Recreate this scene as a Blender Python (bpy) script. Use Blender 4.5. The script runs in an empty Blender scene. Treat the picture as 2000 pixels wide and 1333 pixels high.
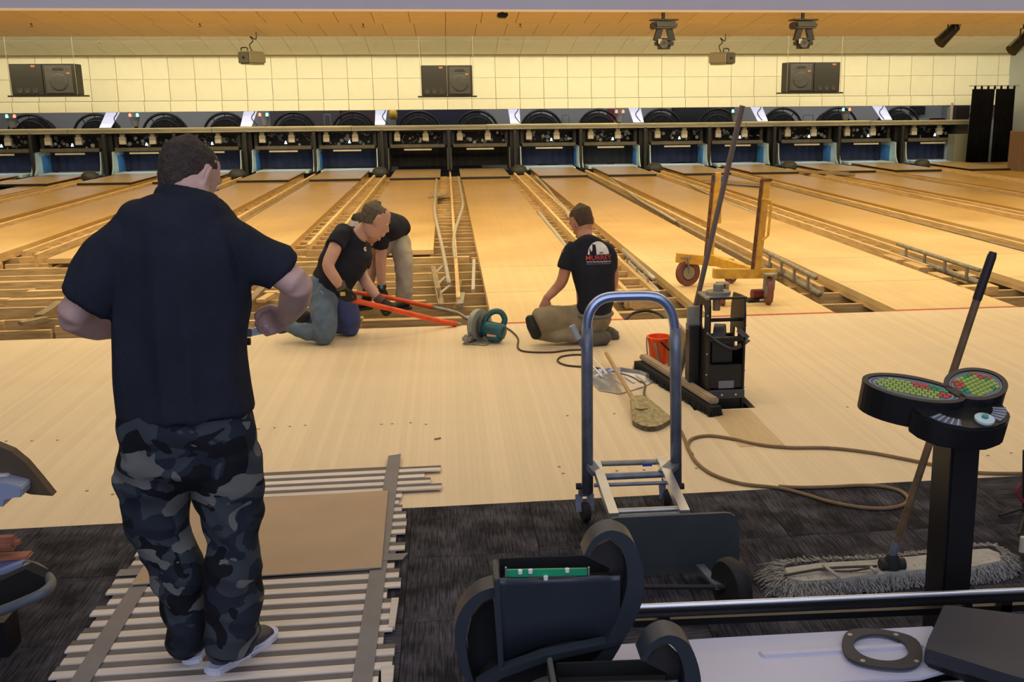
import bpy, bmesh, math, random
from mathutils import Vector, Matrix, noise
random.seed(7)
S = bpy.context.scene
COL = S.collection
V = Vector
# ---------------------------------------------------------------- camera
F_PX, CX, CY, CAM_H = 2000.0, 1118.0, 666.0, 1.696
_vy = V((870-CX, -(196-CY), -F_PX)).normalized()
_vx = V((18370-CX, -(65-CY), -F_PX)); _vx = (_vx - _vy*_vx.dot(_vy)).normalized()
_vz = _vx.cross(_vy)
ROT = Matrix((_vx, _vy, _vz))
cam = bpy.data.cameras.new('camera'); camo = bpy.data.objects.new('camera', cam); COL.objects.link(camo)
camo.matrix_world = Matrix.Translation((0, 0, CAM_H)) @ ROT.to_4x4()
cam.sensor_width = 36; cam.lens = 36*F_PX/2000; cam.shift_x = -(CX-1000)/2000; cam.clip_start = .05; cam.clip_end = 200
S.camera = camo
# ---------------------------------------------------------------- world, exposure, lights
S.view_settings.view_transform = 'Standard'; S.view_settings.look = 'None'
S.view_settings.gamma = 1; S.view_settings.use_curve_mapping = False
S.view_settings.exposure = 0.0
w = bpy.data.worlds.new('world'); S.world = w; w.use_nodes = True
w.node_tree.nodes['Background'].inputs[0].default_value = (.55, .62, .9, 1)
w.node_tree.nodes['Background'].inputs[1].default_value = .10
def area(name, loc, target, sx, sy, power, color, spread=180):
    l = bpy.data.lights.new(name, 'AREA'); l.shape = 'RECTANGLE'; l.size = sx; l.size_y = sy
    l.energy = power; l.color = color; l.spread = math.radians(spread)
    o = bpy.data.objects.new(name, l); COL.objects.link(o); o.location = loc
    d = V(target)-V(loc); o.rotation_euler = d.to_track_quat('-Z', 'Y').to_euler(); return o
WARM = (1, .84, .50); WARM2 = (1, .84, .55); COOL = (.70, .75, 1)
area('cove_light', (1.5, 23.3, 3.22), (1.5, 26.5, 2.0), 27, .25, 420, WARM)       # strips hidden in the ceiling steps
area('cove_light', (1.5, 19.4, 3.22), (1.5, 23.5, 0.6), 27, .25, 330, WARM)
for yy, pw in ((8.3, 210), (10.2, 210), (13.2, 380), (15.8, 380)):
    area('ceiling_light', (1.5, yy, 3.28), (1.5, yy+.6, 0), 22, .5, pw, WARM2, 170)
area('ceiling_light', (.6, 5.4, 3.28), (.6, 5.6, 0), 8, .6, 60, (1, .88, .72), 170)
area('cool_fill_light', (.3, 1.2, 3.28), (.3, 1.6, 0), 7, 1.6, 62, (.80, .84, 1), 170)  # unseen overhead fill, added to cool the foreground
area('window_light', (0, -3.5, 2.3), (0, 3.5, .8), 7, 2.4, 150, COOL)
area('machine_light', (2, 27.9, 1.9), (2, 30.4, .9), 26, .3, 100, (1, .97, .92))
# ---------------------------------------------------------------- helpers
def ray(px, py): return ROT @ V((px-CX, -(py-CY), -F_PX))
def G(px, py, z=0):                      # the point at height z seen at a pixel
    d = ray(px, py); t = (z-CAM_H)/d.z; return V((0, 0, CAM_H))+d*t
def P(px, py, Y):                        # the point at distance Y seen at a pixel
    d = ray(px, py); return V((0, 0, CAM_H))+d*(Y/d.y)
MATS = {}
def mat(name, col, rough=.6, metal=0, vary=0, scale=8, bump=0, bscale=60, col2=None, stretch=None, rnd=0, spec=.5, emit=None, es=1, coat=0, sss=0, trans=0):
    if name in MATS: return MATS[name]
    m = bpy.data.materials.new(name); m.use_nodes = True; nt = m.node_tree; N = nt.nodes; L = nt.links
    b = N['Principled BSDF']; b.inputs['Roughness'].default_value = rough; b.inputs['Metallic'].default_value = metal
    b.inputs['Base Color'].default_value = (*col, 1); b.inputs['Specular IOR Level'].default_value = spec
    b.inputs['Coat Weight'].default_value = coat; b.inputs['Transmission Weight'].default_value = trans
    if sss:
        b.inputs['Subsurface Weight'].default_value = sss; b.inputs['Subsurface Radius'].default_value = (.012, .005, .003)
        b.inputs['Subsurface Scale'].default_value = 1
    if emit: b.inputs['Emission Color'].default_value = (*emit, 1); b.inputs['Emission Strength'].default_value = es
    tc = N.new('ShaderNodeTexCoord'); vec = tc.outputs['Object']
    if stretch:
        mp = N.new('ShaderNodeMapping'); mp.inputs['Scale'].default_value = stretch; L.new(vec, mp.inputs[0]); vec = mp.outputs[0]
    if vary or col2:
        n = N.new('ShaderNodeTexNoise'); n.inputs['Scale'].default_value = scale; n.inputs['Detail'].default_value = 5
        L.new(vec, n.inputs['Vector'])
        c2 = col2 or tuple(min(1, c*(1-vary)) for c in col)
        r = N.new('ShaderNodeValToRGB'); r.color_ramp.elements[0].position = .35; r.color_ramp.elements[1].position = .65
        r.color_ramp.elements[0].color = (*c2, 1); r.color_ramp.elements[1].color = (*col, 1)
        L.new(n.outputs[0], r.inputs[0]); out = r.outputs[0]
        if rnd:
            oi = N.new('ShaderNodeObjectInfo'); hs = N.new('ShaderNodeHueSaturation'); mr = N.new('ShaderNodeMapRange')
            mr.inputs['To Min'].default_value = 1-rnd; mr.inputs['To Max'].default_value = 1+rnd
            L.new(oi.outputs['Random'], mr.inputs[0]); L.new(mr.outputs[0], hs.inputs['Value']); L.new(out, hs.inputs['Color']); out = hs.outputs[0]
        L.new(out, b.inputs['Base Color'])
    if bump:
        n2 = N.new('ShaderNodeTexNoise'); n2.inputs['Scale'].default_value = bscale; n2.inputs['Detail'].default_value = 4
        L.new(vec, n2.inputs['Vector']); bp = N.new('ShaderNodeBump'); bp.inputs['Strength'].default_value = bump
        bp.inputs['Distance'].default_value = .01; L.new(n2.outputs[0], bp.inputs['Height']); L.new(bp.outputs[0], b.inputs['Normal'])
    MATS[name] = m; return m
def link(name, me, m, parent=None, smooth=False):
    o = bpy.data.objects.new(name, me); COL.objects.link(o)
    if m is not None:
        for x in (m if isinstance(m, (list, tuple)) else [m]): me.materials.append(x)
    if parent: o.parent = parent
    if smooth:
        me.polygons.foreach_set('use_smooth', [True]*len(me.polygons))
        if smooth != 'all': me.set_sharp_from_angle(angle=math.radians(40))
    return o
def obj(name, bm, m, parent=None, smooth=False):
    me = bpy.data.meshes.new(name); bmesh.ops.recalc_face_normals(bm, faces=bm.faces[:]); bm.to_mesh(me); bm.free()
    return link(name, me, m, parent, smooth)
def BM(): return bmesh.new()
def tag(o, label=None, cat=None, group=None, kind=None):
    if label: o['label'] = label
    if cat: o['category'] = cat
    if group: o['group'] = group
    if kind: o['kind'] = kind
    return o
def thing(name, label, cat, loc=(0, 0, 0), rz=0, group=None):
    o = bpy.data.objects.new(name, None); COL.objects.link(o); o.location = loc; o.rotation_euler = (0, 0, rz)
    o.empty_display_size = .1; return tag(o, label, cat, group)
def mark(bm): return len(bm.verts)
def xf(bm, k, M):
    bm.verts.ensure_lookup_table()
    for v in bm.verts[k:]: v.co = M @ v.co
def box(bm, x0, x1, y0, y1, z0, z1, M=None, mi=0):
    k = mark(bm)
    vs = [bm.verts.new((x, y, z)) for z in (z0, z1) for y in (y0, y1) for x in (x0, x1)]
    for f in ((0, 2, 3, 1), (4, 5, 7, 6), (0, 1, 5, 4), (2, 6, 7, 3), (0, 4, 6, 2), (1, 3, 7, 5)):
        bm.faces.new([vs[i] for i in f]).material_index = mi
    if M is not None: xf(bm, k, M)
    return bm
def bbox(x0, x1, y0, y1, z0, z1, r=.004, seg=2, M=None):    # bevelled box
    bm = BM(); box(bm, x0, x1, y0, y1, z0, z1)
    bmesh.ops.bevel(bm, geom=bm.edges[:], offset=r, segments=seg, affect='EDGES', clamp_overlap=True)
    if M is not None: xf(bm, 0, M)
    return bm
def frame(d, up=V((0, 0, 1))):
    d = d.normalized(); a = up.cross(d)
    if a.length < 1e-3: a = V((1, 0, 0)).cross(d)
    a.normalize(); return a, d.cross(a)
def beam(bm, a, b, wx, wz, up=V((0, 0, 1)), mi=0):         # rectangular bar from a to b
    a, b = V(a), V(b); s, u = frame(b-a, V(up)); vs = []
    for p in (a, b):
        for i, j in ((-1, -1), (1, -1), (1, 1), (-1, 1)): vs.append(bm.verts.new(p+s*wx*i/2+u*wz*j/2))
    for f in ((3, 2, 1, 0), (4, 5, 6, 7), (0, 1, 5, 4), (1, 2, 6, 5), (2, 3, 7, 6), (3, 0, 4, 7)):
        bm.faces.new([vs[i] for i in f]).material_index = mi
    return bm
def tube(bm, pts, r, n=12, cap=True, closed=False, up=None, flat=1.0, mi=0):   # tube along a polyline, r a number or list; flat scales 2nd axis
    pts = [V(p) for p in pts]; N_ = len(pts)
    if not isinstance(r, (list, tuple)): r = [r]*N_
    rings = []; prev = None
    for i, p in enumerate(pts):
        if closed: d = pts[(i+1) % N_]-pts[i-1]
        else: d = pts[min(i+1, N_-1)]-pts[max(i-1, 0)]
        d.normalize()
        if prev is None: a, b = frame(d, V(up) if up else V((0, 0, 1)))
        else:
            a = prev-d*prev.dot(d)
            if a.length < 1e-4: a, _ = frame(d)
            a.normalize(); b = d.cross(a)
        prev = a
        rr = r[i] if isinstance(r[i], (tuple, list)) else (r[i], r[i]*flat)
        rings.append([bm.verts.new(p+a*rr[0]*math.cos(2*math.pi*k/n)+b*rr[1]*math.sin(2*math.pi*k/n)) for k in range(n)])
    for i in range(N_ if closed else N_-1):
        q, s = rings[i], rings[(i+1) % N_]
        for k in range(n): bm.faces.new((q[k], q[(k+1) % n], s[(k+1) % n], s[k])).material_index = mi
    if cap and not closed:
        bm.faces.new(rings[0][::-1]).material_index = mi; bm.faces.new(rings[-1]).material_index = mi
    return bm
def smoothpts(pts, n=6, closed=False):      # Catmull-Rom
    pts = [V(p) for p in pts]; out = []; N_ = len(pts)
    rng = range(N_) if closed else range(N_-1)
    for i in rng:
        p0 = pts[i-1] if (closed or i > 0) else pts[0]; p1 = pts[i]; p2 = pts[(i+1) % N_]
        p3 = pts[(i+2) % N_] if (closed or i+2 < N_) else pts[-1]
        for k in range(n):
            t = k/n; out.append(.5*((2*p1)+(p2-p0)*t+(2*p0-5*p1+4*p2-p3)*t*t+(3*p1-p0-3*p2+p3)*t**3))
    if not closed: out.append(pts[-1])
    return out
def cyl(bm, a, b, r, n=20, r2=None, mi=0): return tube(bm, [a, b], [r, r if r2 is None else r2], n, mi=mi)
def lathe(bm, prof, n=28, M=None, close=False, mi=0):    # prof: (r, z)
    k = mark(bm); rings = []
    for r, z in prof: rings.append([bm.verts.new((r*math.cos(2*math.pi*i/n), r*math.sin(2*math.pi*i/n), z)) for i in range(n)])
    for i in range(len(rings)-1):
        for j in range(n): bm.faces.new((rings[i][j], rings[i][(j+1) % n], rings[i+1][(j+1) % n], rings[i+1][j])).material_index = mi
    bm.faces.new(rings[0][::-1]); bm.faces.new(rings[-1])
    if M is not None: xf(bm, k, M)
    return bm
def prism(bm, poly, z0, z1, M=None, mi=0):               # poly in xy extruded in z
    k = mark(bm); a = [bm.verts.new((x, y, z0)) for x, y in poly]; b = [bm.verts.new((x, y, z1)) for x, y in poly]; n = len(poly)
    bm.faces.new(a[::-1]).material_index = mi; bm.faces.new(b).material_index = mi
    for i in range(n): bm.faces.new((a[i], a[(i+1) % n], b[(i+1) % n], b[i])).material_index = mi
    if M is not None: xf(bm, k, M)
    return bm
def ringprism(bm, outer, inner, z0, z1, M=None, mi=0):   # plate with a hole: outer/inner same length
    k = mark(bm); n = len(outer)
    R_ = [[bm.verts.new((x, y, z)) for x, y in pl] for z in (z0, z1) for pl in (outer, inner)]
    for i in range(n):
        j = (i+1) % n
        for f in ((R_[2][i], R_[2][j], R_[3][j], R_[3][i]), (R_[0][j], R_[0][i], R_[1][i], R_[1][j]), (R_[0][i], R_[0][j], R_[2][j], R_[2][i]), (R_[1][j], R_[1][i], R_[3][i], R_[3][j])):
            bm.faces.new(f).material_index = mi
    if M is not None: xf(bm, k, M)
    return bm
def MAT(loc, x=(1, 0, 0), y=(0, 1, 0)):                  # frame from two axes
    x = V(x).normalized(); z = x.cross(V(y)).normalized(); y = z.cross(x)
    return Matrix.Translation(V(loc)) @ Matrix((x, y, z)).transposed().to_4x4()
def RZ(a, loc=(0, 0, 0)): return Matrix.Translation(V(loc)) @ Matrix.Rotation(a, 4, 'Z')
def ell(rx, ry, n=24, cx=0, cy=0, p=2.0):
    out = []
    for i in range(n):
        a = 2*math.pi*i/n; c, s = math.cos(a), math.sin(a)
        out.append((cx+rx*math.copysign(abs(c)**(2/p), c), cy+ry*math.copysign(abs(s)**(2/p), s)))
    return out
def copy_tree(o, parent=None, loc=None, rz=None):
    c = o.copy(); COL.objects.link(c)
    if parent is not None: c.parent = parent
    if loc is not None: c.location = loc
    if rz is not None: c.rotation_euler = (0, 0, rz)
    for ch in list(o.children):
        d = ch.copy(); COL.objects.link(d); d.parent = c
        for g in list(ch.children):
            e = g.copy(); COL.objects.link(e); e.parent = d
    return c
def instances(name, me, mats_, places, parent):
    out = []
    for i, (loc, rz) in enumerate(places):
        o = bpy.data.objects.new(name, me); COL.objects.link(o); o.location = loc; o.rotation_euler = (0, 0, rz); o.parent = parent; out.append(o)
    return out
def struct(o): o['kind'] = 'structure'; return o
def empty(name, loc=(0, 0, 0)):
    o = bpy.data.objects.new(name, None); COL.objects.link(o); o.location = loc; return o
def me_box(x0, x1, y0, y1, z0, z1, m, bev=0):
    bm = bbox(x0, x1, y0, y1, z0, z1, bev, 1) if bev else box(BM(), x0, x1, y0, y1, z0, z1)
    bmesh.ops.recalc_face_normals(bm, faces=bm.faces[:])
    me = bpy.data.meshes.new('piece'); bm.to_mesh(me); bm.free(); me.materials.append(m); return me
# ---------------------------------------------------------------- materials of the room
M_plank = mat('maple_plank', (.76, .61, .40), .5, vary=.05, scale=3, stretch=(5, .6, 1), rnd=.045, bump=.05, bscale=20)
M_joist = mat('joist_pine', (.74, .50, .22), .75, vary=.35, scale=5, stretch=(1, 8, 8), rnd=.16, bump=.25, bscale=25)
M_board = mat('division_pine', (.74, .50, .22), .7, vary=.3, scale=5, stretch=(8, .6, 8), rnd=.10, bump=.2, bscale=20)
M_dkboard = mat('weathered_board', (.33, .24, .13), .8, vary=.35, scale=6, stretch=(8, .8, 8), rnd=.1, bump=.2, bscale=20)
M_dark = mat('subfloor_dark', (.05, .03, .015), .9, vary=.5, scale=4)
M_tile = mat('ceiling_tile', (.80, .81, .70), .85, vary=.05, scale=3, rnd=.025)
M_tile_bounce = mat('ceiling_tile_bounce', (.96, .88, .66), .85, vary=.05, scale=3, rnd=.025)  # same tile, with the lanes' orange bounce put into its colour
M_grid = mat('ceiling_grid', (.64, .60, .46), .7)
M_grid_bounce = mat('ceiling_grid_bounce', (.42, .27, .10), .8)  # grid between those tiles, in the same painted bounce
M_white = mat('wall_paint', (.55, .55, .55), .8, vary=.1, scale=1)
M_blue = mat('side_wall_paint', (.42, .47, .50), .8, vary=.08, scale=1)
M_head = mat('soffit_paint', (.17, .19, .36), .8, vary=.04, scale=2)
M_black = mat('black_paint', (.012, .012, .014), .45, vary=.3, scale=10)
M_carpet = None
def lane_mat():
    m = bpy.data.materials.new('lane_wood'); m.use_nodes = True; nt = m.node_tree; N = nt.nodes; L = nt.links; b = N['Principled BSDF']
    g = N.new('ShaderNodeNewGeometry'); sx = N.new('ShaderNodeSeparateXYZ'); L.new(g.outputs['Position'], sx.inputs[0])
    mp = N.new('ShaderNodeMapping'); mp.inputs['Scale'].default_value = (37, .35, 1); L.new(g.outputs['Position'], mp.inputs[0])
    fl = N.new('ShaderNodeVectorMath'); fl.operation = 'FLOOR'; L.new(mp.outputs[0], fl.inputs[0])
    wn = N.new('ShaderNodeTexWhiteNoise'); L.new(fl.outputs[0], wn.inputs['Vector'])
    n = N.new('ShaderNodeTexNoise'); n.inputs['Scale'].default_value = .7; n.inputs['Detail'].default_value = 4; L.new(g.outputs['Position'], n.inputs['Vector'])
    # pale sanded maple heads near the foul line, oiled orange pine further down
    ad = N.new('ShaderNodeMath'); ad.operation = 'MULTIPLY_ADD'; ad.inputs[1].default_value = 5; L.new(n.outputs[0], ad.inputs[0]); L.new(sx.outputs[1], ad.inputs[2])
    mr = N.new('ShaderNodeMapRange'); mr.inputs['From Min'].default_value = 12.3; mr.inputs['From Max'].default_value = 18; L.new(ad.outputs[0], mr.inputs[0])
    cr = N.new('ShaderNodeMix'); cr.data_type = 'RGBA'; L.new(mr.outputs[0], cr.inputs[0])
    cr.inputs[6].default_value = (.75, .55, .26, 1); cr.inputs[7].default_value = (.46, .26, .06, 1)
    n3 = N.new('ShaderNodeTexNoise'); n3.inputs['Scale'].default_value = 1.3; n3.inputs['Detail'].default_value = 3; L.new(g.outputs['Position'], n3.inputs['Vector'])
    vv = N.new('ShaderNodeMapRange'); vv.inputs['To Min'].default_value = .80; vv.inputs['To Max'].default_value = 1.18; L.new(n3.outputs[0], vv.inputs[0])
    v2 = N.new('ShaderNodeMapRange'); v2.inputs['To Min'].default_value = .96; v2.inputs['To Max'].default_value = 1.04; L.new(wn.outputs[0], v2.inputs[0])
    mu = N.new('ShaderNodeMath'); mu.operation = 'MULTIPLY'; L.new(vv.outputs[0], mu.inputs[0]); L.new(v2.outputs[0], mu.inputs[1])
    hs = N.new('ShaderNodeHueSaturation'); L.new(mu.outputs[0], hs.inputs['Value']); L.new(cr.outputs[2], hs.inputs['Color']); L.new(hs.outputs[0], b.inputs['Base Color'])
    ro = N.new('ShaderNodeMapRange'); ro.inputs['To Min'].default_value = .55; ro.inputs['To Max'].default_value = .30; L.new(mr.outputs[0], ro.inputs[0]); L.new(ro.outputs[0], b.inputs['Roughness'])
    return m
M_lane = lane_mat()
def carpet_mat():
    m = bpy.data.materials.new('carpet_pile'); m.use_nodes = True; nt = m.node_tree; N = nt.nodes; L = nt.links; b = N['Principled BSDF']
    b.inputs['Roughness'].default_value = .95; b.inputs['Specular IOR Level'].default_value = .15
    tc = N.new('ShaderNodeTexCoord')
    a = N.new('ShaderNodeMapping'); a.inputs['Scale'].default_value = (150, 9, 1); L.new(tc.outputs['Object'], a.inputs[0])
    n1 = N.new('ShaderNodeTexNoise'); n1.inputs['Scale'].default_value = 1; n1.inputs['Detail'].default_value = 3; L.new(a.outputs[0], n1.inputs['Vector'])
    oi = N.new('ShaderNodeObjectInfo'); ad = N.new('ShaderNodeVectorMath'); L.new(tc.outputs['Object'], ad.inputs[0]); L.new(oi.outputs['Random'], ad.inputs[1])
    n2 = N.new('ShaderNodeTexNoise'); n2.inputs['Scale'].default_value = 7; n2.inputs['Detail'].default_value = 4; L.new(ad.outputs[0], n2.inputs['Vector'])
    mu = N.new('ShaderNodeMath'); mu.operation = 'MULTIPLY'; L.new(n1.outputs[0], mu.inputs[0]); L.new(n2.outputs[0], mu.inputs[1])
    r = N.new('ShaderNodeValToRGB'); e = r.color_ramp.elements; e[0].position = .16; e[0].color = (.014, .013, .016, 1); e[1].position = .48; e[1].color = (.11, .105, .125, 1)
    L.new(mu.outputs[0], r.inputs[0]); L.new(r.outputs[0], b.inputs['Base Color'])
    bp = N.new('ShaderNodeBump'); bp.inputs['Strength'].default_value = .6; bp.inputs['Distance'].default_value = .004; L.new(n1.outputs[0], bp.inputs['Height']); L.new(bp.outputs[0], b.inputs['Normal'])
    return m
M_carpet = carpet_mat()
# ---------------------------------------------------------------- lane grid
U = 1.742
LEFT = {-6: -6.36, -5: -5.44, -4: -4.46, -3: -3.58, -2: -2.58, -1: -1.70, 0: -.71, 1: .175, 2: 1.17, 3: 2.07, 4: 3.06, 5: 3.97, 6: 5.03, 7: 5.95, 8: 7.0}
LX = {k: v*U for k, v in LEFT.items()}
LW = 1.035
Y_CARPET, Y_FOUL, Y_END, Y_CUT = 4.155, 7.79, 25.6, 12.0
ZJ = -.085
ORD = ['', 'first', 'second', 'third', 'fourth', 'fifth', 'sixth', 'seventh', 'eighth']
def SIDE(i): return ('%s to the left' % ORD[1-i]) if i <= 0 else ('%s to the right' % ORD[i])
def GAPN(i):
    if i == 0: return 'in the middle between the two dark pits'
    return ('%s gap left of the central one' % ORD[-i]) if i < 0 else ('%s gap right of the central one' % ORD[i])
# ---------------------------------------------------------------- setting
fl = struct(empty('floor', (0, 0, 0)))
# approach: long narrow maple boards, each its own piece
PX0, PX1, PWID = -3.66, 5.13, .0293
HX0, HX1, HY0, HY1 = 1.325, 1.665, 5.36, 5.72          # hole sawn into the approach for the ball lift
mes = {}
def plank_at(x, y0, y1):
    k = round(y1-y0, 3)
    if k not in mes: mes[k] = me_box(-PWID/2+.0001, PWID/2-.0001, 0, k, -.04, 0, M_plank)
    o = bpy.data.objects.new('plank', mes[k]); COL.objects.link(o); o.location = (x, y0, random.uniform(-.0003, 0)); o.parent = fl
x = PX0+PWID/2; n = 0
while x < PX1 and n < 298:
    hole = HX0 < x < HX1
    if hole: plank_at(x, Y_CARPET, HY0); plank_at(x, HY1, Y_FOUL); n += 2
    else: plank_at(x, Y_CARPET, Y_FOUL); n += 1
    x += PWID
bm = BM(); box(bm, -9, PX0, Y_CARPET, Y_FOUL, -.04, 0); box(bm, x-PWID/2, 10, Y_CARPET, Y_FOUL, -.04, 0); obj('approach_edge', bm, M_plank, fl)
bm = BM(); box(bm, -9, 10, Y_FOUL-.05, Y_FOUL-.002, -.16, -.041); obj('end_joist', bm, M_joist, fl)
# patch board and screw holes
o = obj('patch_board', bbox(1.40, 1.63, 4.72, 5.33, -.002, .0025, .001, 1), mat('patch_maple', (.62, .45, .24), .6, vary=.1, scale=5, stretch=(10, 1, 1)), fl)
bm = BM()
for px, py in [(505,838),(536,836),(566,833),(596,831),(745,829),(766,828),(802,826),(832,829),(1108,812),(1155,810),(1200,808),(1092,912),(1100,925),(1205,920),(1258,918),(1360,915),(1655,795),(1930,890),(1975,885),(12,862),(62,861),(112,860),(170,959),(220,966)]:
    p = G(px, py); cyl(bm, (p.x, p.y, 0), (p.x, p.y, .0012), .008, 8)
obj('screw_plugs', bm, M_dkboard, fl)
# carpet tiles
ts = .5; me = me_box(-ts/2+.0012, ts/2-.0012, -ts/2+.0012, ts/2-.0012, -.006, .0, M_carpet, .0008)
for i in range(-6, 9):
    for j in range(0, 8):
        o = bpy.data.objects.new('carpet_tile', me); COL.objects.link(o); o.parent = fl
        o.location = (i*ts+.05, Y_CARPET-ts/2-.001-j*ts, random.uniform(-.0004, .0004)); o.rotation_euler = (0, 0, random.choice((0, math.pi/2, math.pi)) if (i+j) % 2 else 0)
bm = BM(); box(bm, -12, 16, -2, Y_CARPET, -.05, -.0075); box(bm, -12, 16.2, Y_CARPET, 31, -.34, -.30); obj('subfloor', bm, M_dark, fl)
# joists running across under everything; single pieces nearest the camera, one joined part behind
y = Y_FOUL+.33; k = 0
while y < 12.4:
    x = -7.2
    while x < 9:
        L_ = random.uniform(1.0, 2.6) if x < 1 else random.uniform(.9, 1.7); x1 = min(x+L_, 9.2)
        dy = random.uniform(-.05, .05); zt = ZJ+random.uniform(-.02, .012)
        bm = BM(); wd = random.choice((.042, .045, .09 if x < 0 else .045))
        xm = (x+x1)/2
        box(bm, x-xm, x1-xm, -wd/2, wd/2, -.12, 0); M_ = RZ(random.uniform(-.012, .012)); xf(bm, 0, M_)
        o = obj('joist', bm, M_joist, fl); o.location = (xm, y+dy, zt); k += 1
        if random.random() < .5 and x < 1:
            bm = BM(); l2 = random.uniform(.3, 1.0); box(bm, -l2/2, l2/2, -.045, .02, -.11, 0); o = obj('joist', bm, M_joist, fl); o.location = (xm+random.uniform(-.3, .3), y+dy+random.choice((-.1, .1)), zt-.03); k += 1
        x = x1-random.uniform(-.02, .06)
    y += .47
bm = BM()
while y < 25.4:
    for i in range(-6, 9):
        xa = LX[i]-.95; xb = LX[i]+.3
        if i == -6: xa = -14
        dy = random.uniform(-.03, .03); box(bm, xa, xb+.9, y+dy-.022, y+dy+.022, ZJ-.12, ZJ+random.uniform(-.01, .01))
        box(bm, xa+.1, xa+random.uniform(.3, .7), y+dy+.03, y+dy+.07, ZJ-.12, ZJ-.015)
    y += .42
o = obj('rear_joists', bm, M_joist, fl); o['kind'] = 'stuff'
# lanes
M_red = mat('red_line_paint', (.62, .10, .06), .6, vary=.3, scale=30)
for i, x0 in LX.items():
    t = thing('bowling_lane', 'wooden bowling lane, %s of the centre board' % SIDE(i), 'lane', (x0+LW/2, 0, 0), group='bowling lanes')
    y0 = Y_CUT if i <= 0 else Y_FOUL
    if i == -1: y0 = 12.15
    box(b := BM(), -LW/2, LW/2, y0, Y_END, -.055, 0); obj('lane_surface', b, M_lane, t)
    if i > 0:
        box(b := BM(), -LW/2, LW/2, Y_FOUL+.005, Y_FOUL+.05, -.001, .0015); obj('foul_line', b, M_red, t)
        for yj in (9.15, 10.6):
            box(b := BM(), -LW/2, LW/2, yj, yj+.006, -.001, .0006); obj('joint_line', b, M_dkboard, t)
    for s in (-1, 1):
        box(b := BM(), s*(LW/2-.02)-.02, s*(LW/2-.02)+.02, y0+.02, Y_END, -.10, -.056); obj('edge_plank', b, M_board, t)
bm = BM(); box(bm, LX[8]+LW+.02, 16.2, Y_FOUL, 26, -.06, -.001); struct(obj('trim_1', bm, M_lane)); bm = BM(); box(bm, -9, LX[-6]-.02, Y_FOUL, 25, -.06, 0); 
struct(obj('trim_2', bm, M_lane))
# division boards between lanes
def board(x, y0, y1, zt=.01, w=.04, hgt=.14, m=None, tw=0):
    bm = BM(); n_ = 8
    for q in range(n_):
        a = y0+(y1-y0)*q/n_; c = y0+(y1-y0)*(q+1)/n_-.004; box(bm, x-w/2, x+w/2, a, c, zt-hgt, zt+(q % 2)*.002)
    return bm
div = []
for i in range(-6, 8):
    a = LX[i]+LW; b_ = LX[i+1]; mid = (a+b_)/2; single = (i % 2 == 0)
    front = 12.3 if i < 0 else (9.9 if i == 3 else 8.9)
    t = thing('division_track', 'stripped gutter bed with %s, %s' % ('a single division board' if single else 'two parallel division boards', GAPN(i)), 'gutter bed', group='stripped gutter beds')
    if single:
        xb = mid if i != 0 else .03*U
        if i < 0: xb = mid+.06
        if i > 0: xb = mid+.02
        obj('division_board', board(xb, front, 25.2, .015, .036 if i == 0 else .05, .10 if i == 0 else .15, M_board), M_board, t)
        if i != 0: obj('division_board', board(xb-math.copysign(.1, i), front+1, 25.2, -.03, .05, .12), M_dkboard, t)
    else:
        g = b_-a
        for s in (-1, 1): obj('division_board', board(mid+s*.125, front if i > 0 or s > 0 else 12.6, 24.6, .015, .042, .15), M_board, t)
        bm = BM(); yy = front+.1
        while yy < 24.4: box(bm, mid-.102, mid+.102, yy, yy+.04, -.12, -.03); yy += .42
        o = obj('spacer_blocks', bm, M_joist, t); o['kind'] = 'stuff'
        # ball return entry at the pit end
    div.append((i, a, b_, mid))
M_pipe = mat('grey_conduit', (.42, .38, .29), .6, vary=.2, scale=12)
# pin deck covers
M_cover = mat('pin_deck_board', (.36, .24, .115), .36, vary=.15, scale=2, stretch=(3, 1, 1))
M_tail_lit = mat('tail_plate', (.55, .68, .72), .4, vary=.15, scale=4)  # pit light painted in as blue-white; the two dark pits use black
for i, x0 in LX.items():
    t = thing('pin_deck', 'brown pin deck on the lane %s of the centre board' % SIDE(i), 'pin deck', (x0+LW/2, 22.95, 0), group='pin decks')
    obj('deck_panel', bbox(-LW/2-.03, LW/2+.03, 0, 2.75, .035, .055, .004, 1), M_cover, t)
    obj('deck_edge', bbox(-LW/2-.03, LW/2+.03, -.012, .01, .0, .05, .002, 1), M_black, t)
    if i not in (0, 1): box(b := BM(), -LW/2-.1, LW/2+.1, 2.76, 3.5, .0, .06); obj('tail_plate', b, M_tail_lit, t)
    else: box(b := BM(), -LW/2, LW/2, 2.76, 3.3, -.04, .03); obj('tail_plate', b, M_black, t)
# ---------------------------------------------------------------- ceiling
cl = struct(empty('ceiling'))
def tiles(y0, z0, y1, z1, x0=-15.5, x1=16.2, mm=None, w=.61, off=.05):
    L_ = math.hypot(y1-y0, z1-z0); a = math.atan2(z1-z0, y1-y0)
    bm = BM(); box(bm, -w/2+.006, w/2-.006, 0.006, L_-.006, 0, .015); me = bpy.data.meshes.new('tile'); bmesh.ops.recalc_face_normals(bm, faces=bm.faces[:]); bm.to_mesh(me); bm.free(); me.materials.append(mm)
    n_ = int((x1-x0)/w)
    for q in range(n_+1):
        x = off-w/2+round((x0-off)/w)*w+q*w
        if x > x1-.2: continue
        o = bpy.data.objects.new('ceiling_tile', me); COL.objects.link(o); o.location = (x, y0, z0+.002); o.rotation_euler = (a, 0, 0); o.parent = cl
    bm = BM(); box(bm, x0, x1, 0, L_, .012, .03); o = obj('ceiling_grid', bm, M_grid_bounce if mm is M_tile_bounce else M_grid, cl); o.location = (0, y0, z0); o.rotation_euler = (a, 0, 0)
tiles(17.0, 3.21, 18.88, 3.006, -9.5, 12, M_tile_bounce)
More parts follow.
